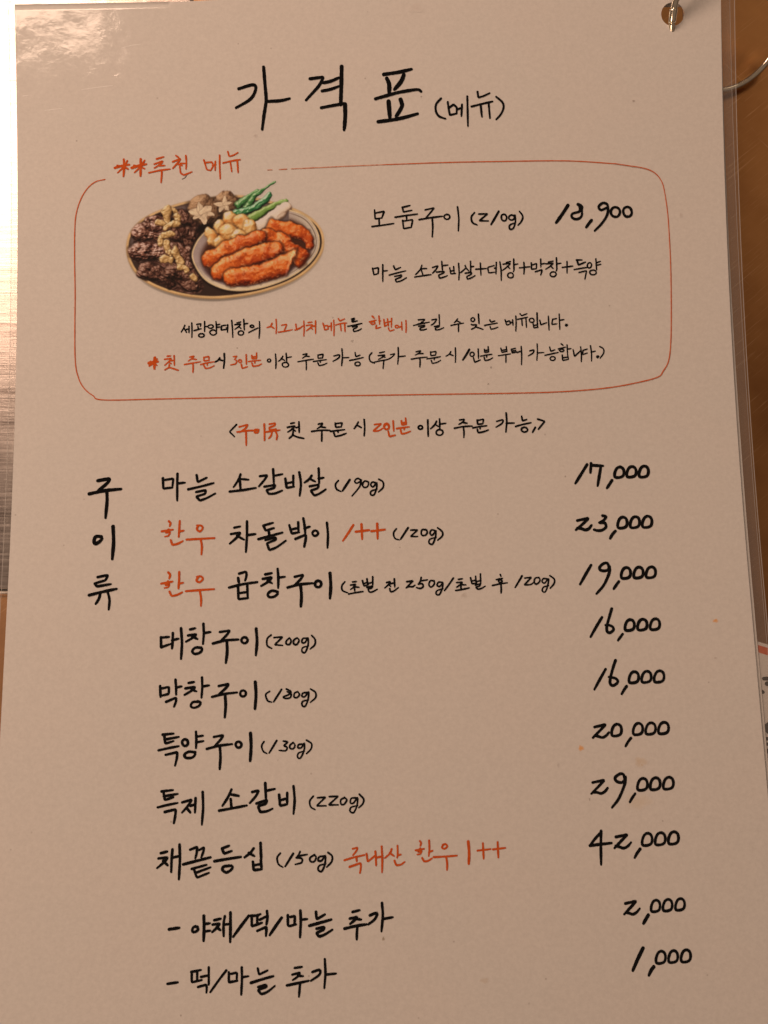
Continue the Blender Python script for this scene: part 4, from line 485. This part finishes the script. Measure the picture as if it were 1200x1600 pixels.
img = np.zeros((H, W, 3)); img[:] = (178, 150, 128); alpha = np.zeros((H, W))
def over(mask, col):
    global img
    img = img * (1 - mask[..., None]) + np.asarray(col, float) * mask[..., None]
def inside(P, soft=5):
    """soft mask of a smooth closed outline, and the distance to it (positive inside)"""
    Q = np.array(catmull(P, True, 12)); n = len(Q)
    ins = np.zeros_like(X, bool); dmin = np.full_like(X, 1e9)
    for i in range(n):
        (x1, y1), (x2, y2) = Q[i], Q[(i + 1) % n]
        ins ^= ((y1 > Y) != (y2 > Y)) & (X < (x2 - x1) * (Y - y1) / (y2 - y1 + 1e-9) + x1)
        t = np.clip(((X - x1) * (x2 - x1) + (Y - y1) * (y2 - y1)) / ((x2 - x1) ** 2 + (y2 - y1) ** 2 + 1e-9), 0, 1)
        dmin = np.minimum(dmin, np.hypot(X - x1 - t * (x2 - x1), Y - y1 - t * (y2 - y1)))
    sd = np.where(ins, dmin, -dmin)
    return ss(-soft, soft, sd), sd
def relief(h, light=(-.45, -.62, .64)):
    gy, gx = np.gradient(h, DY, DX)
    n = np.sqrt(gx * gx + gy * gy + 1)
    lam = (-gx * light[0] - gy * light[1] + light[2]) / n
    hz = (-gx * -.25 - gy * -.36 + .90) / n
    return lam, np.clip(hz, 0, 1)
def tube(P, r0, r1=None):
    r1 = r0 if r1 is None else r1
    Q = np.array(catmull(P, False, 10)) if len(P) > 2 else np.array(P, float)
    best = np.full_like(X, 1e9); rad = np.full_like(X, r0); par = np.zeros_like(X); n = len(Q) - 1
    for i in range(n):
        a, b = Q[i], Q[i + 1]; d = b - a
        t = np.clip(((X - a[0]) * d[0] + (Y - a[1]) * d[1]) / (d @ d + 1e-9), 0, 1)
        dd = np.hypot(X - a[0] - t * d[0], Y - a[1] - t * d[1]); m = dd < best
        best = np.where(m, dd, best); q = (i + t) / n
        par = np.where(m, q, par); rad = np.where(m, r0 + (r1 - r0) * q, rad)
    return best, rad, par
def tones(k, stops):
    """colour along a list of (position, colour)"""
    pos = [s[0] for s in stops]; c = np.array([s[1] for s in stops], float)
    return np.stack([np.interp(k, pos, c[:, j]) for j in range(3)], -1)
def lump(P, r0, r1, stops, bumps, wob=.12, seed=1, gloss=.5, power=30, tint=None, edge=5, shade=.6, flat=.5, cut=None):
    d, rad, par = tube(P, r0, r1)
    rad = rad * (1 + wob * 2 * (vnoise(r0 * 1.3, r0 * 1.3, 2, 0, seed) - .5))
    q = d / rad
    mask = ss(1 + edge / r0, 1 - edge / r0, q)
    if cut is not None:
        cd = (X - cut[0]) * cut[2] + (Y - cut[1]) * cut[3]
        mask = mask * ss(edge, -edge, cd)
    h = rad * flat * np.sqrt(np.clip(1 - np.clip(q, 0, 1) ** 2.6, 0, 1)) * 1.5 + bumps
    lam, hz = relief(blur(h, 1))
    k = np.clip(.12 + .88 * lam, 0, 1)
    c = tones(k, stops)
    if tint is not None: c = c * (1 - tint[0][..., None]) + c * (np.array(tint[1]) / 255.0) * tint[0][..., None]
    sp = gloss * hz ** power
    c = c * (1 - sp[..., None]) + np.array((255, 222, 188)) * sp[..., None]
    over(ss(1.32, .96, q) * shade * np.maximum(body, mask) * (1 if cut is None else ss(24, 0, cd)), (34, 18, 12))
    if cut is not None: c = c + (ss(9, 3, np.abs(cd + 7)) * 40)[..., None]
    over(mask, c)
    global alpha
    alpha = np.maximum(alpha, mask)
    return mask

outer = [(55, 430), (72, 345), (140, 270), (260, 212), (400, 172), (560, 148), (680, 150), (800, 175), (915, 208), (1010, 255), (1070, 315), (1090, 380), (1078, 450), (1020, 530), (920, 600), (780, 652), (640, 680), (500, 690), (360, 676), (240, 642), (150, 595), (85, 525)]
side = [(x, y + 15 if y > 400 else y + 2) for x, y in outer]
XW, YW = X, Y; X, Y = X0, Y0
mb, sdb = inside(side, 7); body, sdo = inside(outer, 5)
bowl = [(400, 480), (415, 405), (465, 340), (560, 270), (680, 235), (800, 220), (910, 225), (1000, 262), (1052, 330), (1066, 400), (1045, 465), (985, 530), (890, 590), (760, 635), (640, 650), (540, 632), (455, 580)]
mask_b, sdk = inside(bowl, 4)
soft_n = vnoise(70, 40, 3, 0, 3)
X, Y = XW, YW
alpha = np.maximum(alpha, mb)
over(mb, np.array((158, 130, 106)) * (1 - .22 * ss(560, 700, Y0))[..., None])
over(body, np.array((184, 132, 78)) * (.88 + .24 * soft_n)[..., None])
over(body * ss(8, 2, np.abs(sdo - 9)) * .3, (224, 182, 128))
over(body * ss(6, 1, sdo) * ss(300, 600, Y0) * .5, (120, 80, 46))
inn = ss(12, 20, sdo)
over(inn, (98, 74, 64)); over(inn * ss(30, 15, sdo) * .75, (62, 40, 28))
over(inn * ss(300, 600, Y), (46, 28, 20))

# braised beef: crumpled, stringy pieces seen as relief
meat, sdm = inside([(92, 450), (112, 350), (180, 270), (270, 232), (370, 225), (440, 300), (430, 380), (405, 470), (440, 560), (462, 645), (380, 658), (250, 622), (150, 545)], 7)
big = vnoise(64, 52, 2, .4, 11); fine = vnoise(30, 7, 4, .55, 12, .65); fine2 = vnoise(32, 8, 4, -.5, 13, .65)
sel = ss(.42, .58, vnoise(80, 80, 1, 0, 14)); strand = fine * sel + fine2 * (1 - sel)
hm = 60 * big + 18 * strand + 4 * vnoise(9, 9, 2, 0, 15)
lam, hz = relief(blur(hm, 1))
k = np.clip(.05 + .62 * lam + .62 * (big - .5) + .55 * (strand - .5), 0, 1)
over(meat, tones(k, [(0, (16, 7, 5)), (.25, (38, 18, 13)), (.5, (76, 42, 30)), (.7, (116, 72, 55)), (.88, (162, 114, 92)), (1, (208, 170, 146))]))
for i, (P, r, pale) in enumerate([([(170, 285), (245, 285)], 32, .85), ([(345, 262), (395, 290), (430, 335)], 36, .15), ([(125, 345), (190, 340), (255, 370)], 46, .95),
                                  ([(325, 345), (380, 365), (405, 425)], 42, .1), ([(105, 450), (180, 445), (260, 440)], 46, 1.0), ([(315, 420), (365, 440), (385, 485)], 34, .4),
                                  ([(160, 545), (225, 560), (290, 595)], 44, .35), ([(300, 560), (360, 590), (425, 620)], 46, .15), ([(380, 505), (415, 540), (425, 585)], 26, .5)]):
    a = (.5, 1.2, .2, 1.3, .1, .9, .6, .4, 1.1)[i]
    f = vnoise(40, 7, 4, a, 30 + i, .65); b_ = vnoise(22, 22, 3, 0, 50 + i)
    st = [(0, (18, 8, 5)), (.4, (54 + 30 * pale, 27 + 17 * pale, 18 + 12 * pale)), (.75, (96 + 46 * pale, 55 + 36 * pale, 38 + 30 * pale)), (1, (150 + 54 * pale, 102 + 58 * pale, 78 + 58 * pale))]
    lump(P, r, r * .8, st, 20 * f + 20 * b_, .5, 40 + i, .10 + .2 * pale, 16, (ss(.5, .72, vnoise(26, 18, 2, .4, 70 + i)), (120, 84, 72)), 7, .5, .42)
# mushrooms
sp = vnoise(8, 8, 3, 0, 21)
MS = [(0, (44, 26, 16)), (.45, (92, 60, 38)), (.8, (142, 98, 64)), (1, (188, 140, 98))]
lump([(575, 182), (588, 196)], 60, 58, MS, 5 * sp, .05, 60, .05, 10, (ss(.5, .75, vnoise(20, 20, 3, 0, 220)), (150, 130, 120)), 5)
lump([(452, 214), (482, 238)], 74, 74, MS, 5 * sp, .06, 61, .05, 10, (ss(.5, .75, vnoise(20, 20, 3, 0, 221)) * ss(400, 520, X), (130, 110, 100)), 5)
over(ss(58, 30, np.hypot((X - 470) / 1.25, (Y - 322) / .6)) * inn, (18, 9, 7))
def star(cx, cy, R_, n, rot, sq, sd):
    r_ = random.Random(sd)
    for k in range(n):
        a = rot + 2 * math.pi * k / n + r_.uniform(-.2, .2); R = R_ * r_.uniform(.75, 1.1)
        ex, ey = cx + R * math.cos(a), cy + R * sq * math.sin(a)
        d, rad, par = tube([(cx, cy), (ex, ey)], R * .25)
        rr = R * (.10 + .19 * np.sin(np.pi * np.clip(par * .9 + .1, 0, 1)))
        over(ss(1.45, 1.0, d / rr) * .35, (84, 54, 36))
        over(ss(1.18, .8, d / rr), np.array((204, 164, 124)) * (.82 + .3 * vnoise(20, 6, 2, a, 300 + k))[..., None])
star(450, 240, 62, 6, .3, .95, 3); star(566, 200, 50, 5, .9, .95, 4)
# green peppers and leek
gb = vnoise(26, 9, 3, -.5, 22)
G1 = [(0, (8, 22, 10)), (.4, (30, 62, 28)), (.8, (66, 110, 50)), (1, (128, 160, 96))]
lump([(648, 196), (690, 170), (738, 138)], 24, 18, G1, 6 * gb, .12, 62, .5, 40)
lump([(684, 214), (735, 150), (790, 112), (838, 82)], 16, 6, G1, 6 * gb, .06, 63, .5, 40)
lump([(636, 240), (700, 226), (760, 190), (806, 152)], 21, 17, [(0, (6, 26, 12)), (.4, (26, 70, 34)), (.8, (60, 112, 58)), (1, (150, 184, 130))], 6 * gb, .06, 64, .7, 40)
lump([(700, 280), (790, 225), (892, 178)], 24, 14, [(0, (30, 46, 12)), (.45, (86, 108, 40)), (.85, (124, 144, 66)), (1, (170, 180, 104))], 3 * gb, .04, 65, .25, 30)
lump([(742, 318), (830, 262), (892, 212)], 28, 30, [(0, (112, 78, 56)), (.4, (176, 138, 108)), (.8, (214, 180, 148)), (1, (234, 206, 176))], 2 * vnoise(70, 8, 2, -.6, 23), .03, 66, .25, 20)
# smaller bowl on the right
keep = 1 - ((X0 < 908) & (Y0 < 335) & (Y0 < 575 - X0 * .30)).astype(float); keep = blur(keep, 4)
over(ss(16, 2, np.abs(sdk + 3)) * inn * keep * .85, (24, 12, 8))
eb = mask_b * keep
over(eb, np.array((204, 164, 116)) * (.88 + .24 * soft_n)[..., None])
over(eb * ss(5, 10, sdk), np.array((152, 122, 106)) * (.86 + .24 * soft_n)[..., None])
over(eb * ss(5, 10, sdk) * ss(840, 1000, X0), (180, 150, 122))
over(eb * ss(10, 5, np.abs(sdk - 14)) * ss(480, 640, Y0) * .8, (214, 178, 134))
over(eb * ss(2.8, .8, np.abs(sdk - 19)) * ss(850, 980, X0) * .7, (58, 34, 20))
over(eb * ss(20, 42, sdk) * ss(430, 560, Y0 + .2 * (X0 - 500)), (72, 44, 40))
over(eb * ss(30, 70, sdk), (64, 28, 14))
# garlic cloves
GS = [(0, (110, 60, 22)), (.45, (178, 116, 56)), (.8, (214, 160, 96)), (1, (238, 204, 152))]
for kk, (cx, cy, r, ex) in enumerate([(600, 276, 36, 6), (660, 292, 38, 8), (548, 318, 29, 16), (500, 368, 28, 24), (700, 320, 36, 8), (592, 348, 46, 6), (545, 396, 28, 8), (645, 368, 36, 10)]):
    lump([(cx - ex * .3, cy - ex * .7), (cx + ex * .3, cy + ex * .7)], r * 1.06, r, GS, 7 * vnoise(22, 22, 2, 0, 400 + kk), .1, 80 + kk, .3, 16, (ss(.45, .7, vnoise(40, 40, 2, 0, 410)), (250, 214, 176)), 6, .28)
# grilled rolls, glazed and blotchy
RS = [(0, (70, 18, 4)), (.35, (140, 46, 10)), (.7, (196, 82, 22)), (.92, (218, 112, 44)), (1, (232, 148, 84))]
patch = ss(.5, .66, vnoise(52, 44, 3, .3, 25)); spots = ss(.6, .74, vnoise(15, 12, 3, .3, 27))
wr = 15 * vnoise(60, 34, 2, .25, 28, .45) + 1.6 * vnoise(10, 9, 2, 0, 29)
for kk, (P, r0, r1, cut) in enumerate([([(835, 318), (930, 335), (1000, 372), (1015, 400)], 50, 30, None), ([(790, 360), (860, 385), (905, 430), (965, 470)], 38, 46, None),
                                       ([(500, 482), (610, 420), (752, 368)], 43, 37, None), ([(540, 548), (670, 482), (838, 436)], 47, 45, None), ([(616, 578), (760, 555), (905, 505), (960, 480)], 50, 50, (918, 500, .93, .37))]):
    m = lump(P, r0, r1, RS, wr * (.9, 1.4, 1, 1, 1)[kk], (.2, .26, .1, .08, .06)[kk], 90 + kk, .3, 18, (patch * .45, (206, 130, 96)), 6, .7, .5, cut)
    over(m * spots * .32, (240, 172, 112)); over(m * ss(.62, .78, vnoise(24, 16, 3, 1, 600 + kk)) * .4, (120, 34, 10))
# chopped garlic over the beef
for kk, (P, r) in enumerate([([(272, 228), (268, 288)], 20), ([(305, 226), (316, 242)], 12), ([(320, 258), (324, 278)], 17), ([(222, 292), (252, 300)], 14), ([(262, 320), (298, 300), (325, 302)], 16),
                             ([(238, 370), (232, 404)], 17), ([(248, 362), (302, 352)], 16), ([(268, 398), (270, 442)], 19), ([(286, 445), (284, 464)], 15), ([(312, 442), (340, 502)], 22), ([(246, 486), (288, 492)], 20),
                             ([(332, 525), (372, 528), (376, 548)], 15), ([(398, 574), (414, 586)], 15)]):
    lump(P, r, r * .9, [(0, (96, 58, 26)), (.45, (150, 104, 56)), (.8, (196, 148, 90)), (1, (226, 188, 134))], 9 * vnoise(14, 12, 2, .5, 700 + kk), .45, 100 + kk, .15, 10, None, 4, .55, .32)
img = np.clip(img, 0, 255); img = blur(img, 1); alpha = blur(alpha, 1)
img = img * (0.96 + .08 * np.random.RandomState(7).rand(H, W))[..., None]
lin = np.where(img / 255 <= .04045, img / 255 / 12.92, ((np.clip(img, 0, 255) / 255 + .055) / 1.055) ** 2.4)
paper_seen = ((np.array((191, 161, 136)) / 255 + .055) / 1.055) ** 2.4
alb = np.clip(lin / paper_seen * np.array(PAPER) , 0.004, .92)          # printed colour under the same light as the bare paper
# picture units -> page millimetres
Mx = np.array([[17.61416, -0.30820], [-0.15816, -17.38527]]); Tx = np.array([1358.331, 2346.005])
UW = (np.stack([X0.ravel(), Y0.ravel()], 1) - Tx) @ np.linalg.inv(Mx)
pv = [on_page(u, w, 0.02) for u, w in UW]
vis = alpha > 0.004
fc = [(j * W + i, (j + 1) * W + i, (j + 1) * W + i + 1, j * W + i + 1) for j in range(H - 1) for i in range(W - 1)
      if vis[j, i] or vis[j + 1, i] or vis[j, i + 1] or vis[j + 1, i + 1]]
used = sorted({q for f in fc for q in f}); remap = {q: k for k, q in enumerate(used)}
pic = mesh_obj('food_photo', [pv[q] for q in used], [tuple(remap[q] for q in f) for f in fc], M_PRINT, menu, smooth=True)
pic['label'] = 'printed photo of a tan plate of beef, garlic, mushrooms, leek and orange grilled rolls'
ca = pic.data.color_attributes.new('print', 'FLOAT_COLOR', 'POINT')
flat = np.concatenate([alb.reshape(-1, 3), alpha.reshape(-1, 1)], 1)[used].astype(np.float32)
ca.data.foreach_set('color', flat.ravel())

# ------------------------------------------------------------------ stains and scratches on the laminate
blot_n = 0
def blot(name, u, w, ru, rw, col, dens, rot=0.0, z=0.08):
    global blot_n
    blot_n += 1; z = 0.012 + 0.0025 * blot_n
    m = m_stain(name + ' mark', col, dens)
    verts, faces, al = [on_page(u, w, z)], [], [1.0]
    n, rings = 22, 4; ph = rnd.uniform(0, 6)
    for q in range(1, rings + 1):
        for k in range(n):
            a = 2 * math.pi * k / n; r = q / rings * (1 + .13 * math.sin(3 * a + ph) + .08 * math.sin(5 * a + ph * 2))
            x, y = ru * r * math.cos(a), rw * r * math.sin(a)
            verts.append(on_page(u + x * math.cos(rot) - y * math.sin(rot), w + x * math.sin(rot) + y * math.cos(rot), z))
            al.append(max(0, 1 - (q / rings) ** 2.6))
    for k in range(n): faces.append((0, 1 + k, 1 + (k + 1) % n))
    for q in range(rings - 1):
        for k in range(n):
            a, b = 1 + q * n + k, 1 + q * n + (k + 1) % n; faces.append((a, a + n, b + n, b))
    o = mesh_obj(name, verts, faces, m, menu, smooth=True)
    c = o.data.color_attributes.new('edge', 'FLOAT_COLOR', 'POINT')
    c.data.foreach_set('color', np.array([[*col, a] for a in al], np.float32).ravel())
    return o
for b_ in [(94.60, -0.48, 0.90, 0.61, (0.85, 0.36, 0.04), 0.85),
          (54.83, -34.41, 0.88, 0.85, (0.85, 0.38, 0.06), 0.80),
          (70.94, -38.44, 1.93, 1.52, (0.62, 0.42, 0.18), 0.34),
          (68.66, -48.98, 2.09, 1.50, (0.68, 0.45, 0.13), 0.50),
          (71.24, -39.12, 0.53, 0.51, (0.6, 0.4, 0.16), 0.40),
          (69.73, -48.67, 3.83, 2.33, (0.68, 0.5, 0.25), 0.22),
          (26.04, -93.09, 1.35, 0.78, (0.5, 0.36, 0.2), 0.30),
          (-0.42, -82.35, 0.41, 0.56, (0.25, 0.18, 0.08), 0.70),
          (15.24, 155.42, 0.29, 0.28, (0.2, 0.17, 0.15), 0.70),
          (78.50, 153.03, 0.50, 0.42, (0.3, 0.25, 0.22), 0.70),
          (48.27, -38.86, 0.39, 0.68, (0.35, 0.3, 0.28), 0.30),
          (14.20, 181.51, 2.28, 1.49, (0.5, 0.42, 0.38), 0.18),
          (91.64, 118.77, 0.57, 0.77, (0.45, 0.38, 0.36), 0.35),
          (24.07, 8.00, 0.90, 0.72, (0.4, 0.33, 0.28), 0.40),
          (56.34, -47.92, 0.21, 0.50, (0.2, 0.17, 0.15), 0.60),
          (-34.26, 144.68, 0.57, 0.48, (0.45, 0.38, 0.36), 0.45),
          (-6.56, 82.71, 0.38, 0.42, (0.2, 0.17, 0.15), 0.60),
          (33.08, 69.20, 0.30, 0.30, (0.2, 0.17, 0.15), 0.70),
          (33.98, 74.14, 0.30, 0.31, (0.15, 0.12, 0.12), 0.80),
          (93.76, -10.74, 0.54, 0.26, (0.4, 0.33, 0.3), 0.35)]:
    blot('stain', *b_)
m_scr = m_simple('scuffed film', (1.0, 1.0, 1.0), 0.6, 0.0, 0.0)  # real scratches, but their bright reflection is painted in as white
for pts in [[(-85.55, 159.20), (-81.36, 159.70), (-76.41, 160.27)],
            [(-81.58, 176.57), (-79.85, 177.66), (-77.17, 178.17)],
            [(-96.67, 153.25), (-91.53, 153.73)],
            [(-104.96, 167.99), (-102.10, 168.50), (-98.86, 168.82)],
            [(-73.53, 171.21), (-70.85, 171.92), (-67.81, 172.24)],
            [(-92.87, 173.21), (-91.60, 170.58)],
            [(-103.06, 157.61), (-101.54, 157.77)]]:
    v, f = [], []
    ribbon(rounded(pts, .5, .6), 0.16, False, up_place, 0.02, v, f)
    mesh_obj('scratch', v, f, m_scr, menu)

# ------------------------------------------------------------------ binder ring through the punched hole
def ring(name, label, H0, A, B, r, mat):
    H0, A, B = map(lambda p: np.array(p, float), (H0, A, B))
    ab, ac = A - H0, B - H0; nrm = np.cross(ab, ac)
    cen = H0 + (np.cross(nrm, ab) * (ac @ ac) + np.cross(ac, nrm) * (ab @ ab)) / (2 * nrm @ nrm)
    R = np.linalg.norm(H0 - cen); nrm = nrm / np.linalg.norm(nrm)
    e1 = (H0 - cen) / R; e2 = np.cross(nrm, e1)
    print('ring', cen, R)
    t = thing(name, label, 'ring')
    def torus_arc(nm, a0, a1, rr, m):
        n = max(8, int(abs(a1 - a0) / (2 * math.pi) * 128)); v, f = [], []
        for i in range(n + 1):
            a = a0 + (a1 - a0) * i / n; d = math.cos(a) * e1 + math.sin(a) * e2
            for k in range(14):
                b = 2 * math.pi * k / 14; v.append(tuple(cen + d * (R + rr * math.cos(b)) + nrm * rr * math.sin(b)))
        for i in range(n):
            for k in range(14):
                f.append((i * 14 + k, i * 14 + (k + 1) % 14, (i + 1) * 14 + (k + 1) % 14, (i + 1) * 14 + k))
        f.append(tuple(range(14))[::-1]); f.append(tuple(n * 14 + k for k in range(14)))
        return mesh_obj(nm, v, f, m, t, smooth=True)
    torus_arc('wire', 0.0, math.pi * 1.96, r, mat)
    torus_arc('clasp', math.pi * 1.95, math.pi * 2.005, r * 1.25, mat)
M_RING = m_simple('polished ring steel', (0.96, 0.87, 0.72), 0.13, 1.0)
ring('binder_ring', 'polished steel binder ring through the punched hole at the top right of the menu', (85.59, 177.47, 16.80), (107.77, 166.52, 2.00), (120.43, 175.19, 4.50), 0.95, M_RING)

# ------------------------------------------------------------------ another menu card under the right edge
card = thing('menu_card', 'white menu card with a red border under the lower right edge of the price list', 'menu card')
cd = math.radians(-17); cc, cs = math.cos(cd), math.sin(cd)
CX, CY = 104.7, -4.3
def on_card(a, b, z): return (CX + a * cc - b * cs, CY + a * cs + b * cc, 1.85 + z)
def card_rect(nm, a0, a1, b0, b1, z, mat, zb=None):
    c = [(a0, b0), (a1, b0), (a1, b1), (a0, b1)]
    v = [on_card(a, b, z) for a, b in c]
    if zb is None: return mesh_obj(nm, v, [(0, 1, 2, 3)], mat, card)
    v += [on_card(a, b, zb) for a, b in c]
    return mesh_obj(nm, v, [(0, 1, 2, 3), (7, 6, 5, 4), (0, 4, 5, 1), (1, 5, 6, 2), (2, 6, 7, 3), (3, 7, 4, 0)], mat, card)
card_rect('paper', -22, 95, -46, 0, 0, M_PAPER, -0.5)
card_rect('border_band', -21.9, 94.9, -2.9, -0.9, 0.02, INK['r'])
CARD_INK = [(0.90, [(106.27, -14.73), (107.71, -14.73), (110.56, -15.08)]), (1.20, [(107.07, -16.14), (109.61, -15.79)]), (1.00, [(104.94, -18.24), (105.83, -18.42)]), (1.60, [(106.02, -28.17), (108.09, -26.61)]), (1.60, [(106.02, -28.17), (108.20, -30.07)]), (0.80, [(105.27, -31.10), (108.86, -30.76)]), (0.80, [(105.53, -32.48), (108.74, -32.31)]), (1.30, [(105.57, -34.37), (108.25, -34.20)]), (1.00, [(108.79, -14.73), (108.58, -19.99)]), (1.00, [(107.99, -30.41), (107.79, -35.57)])]
v, f = [], []
for w_, pts in CARD_INK:
    ribbon(rounded(pts, .3, .4), w_, False, lambda x, y, z: (x, y, 1.85 + z), 0.04, v, f)
mesh_obj('card_writing', v, f, INK['k'], card)
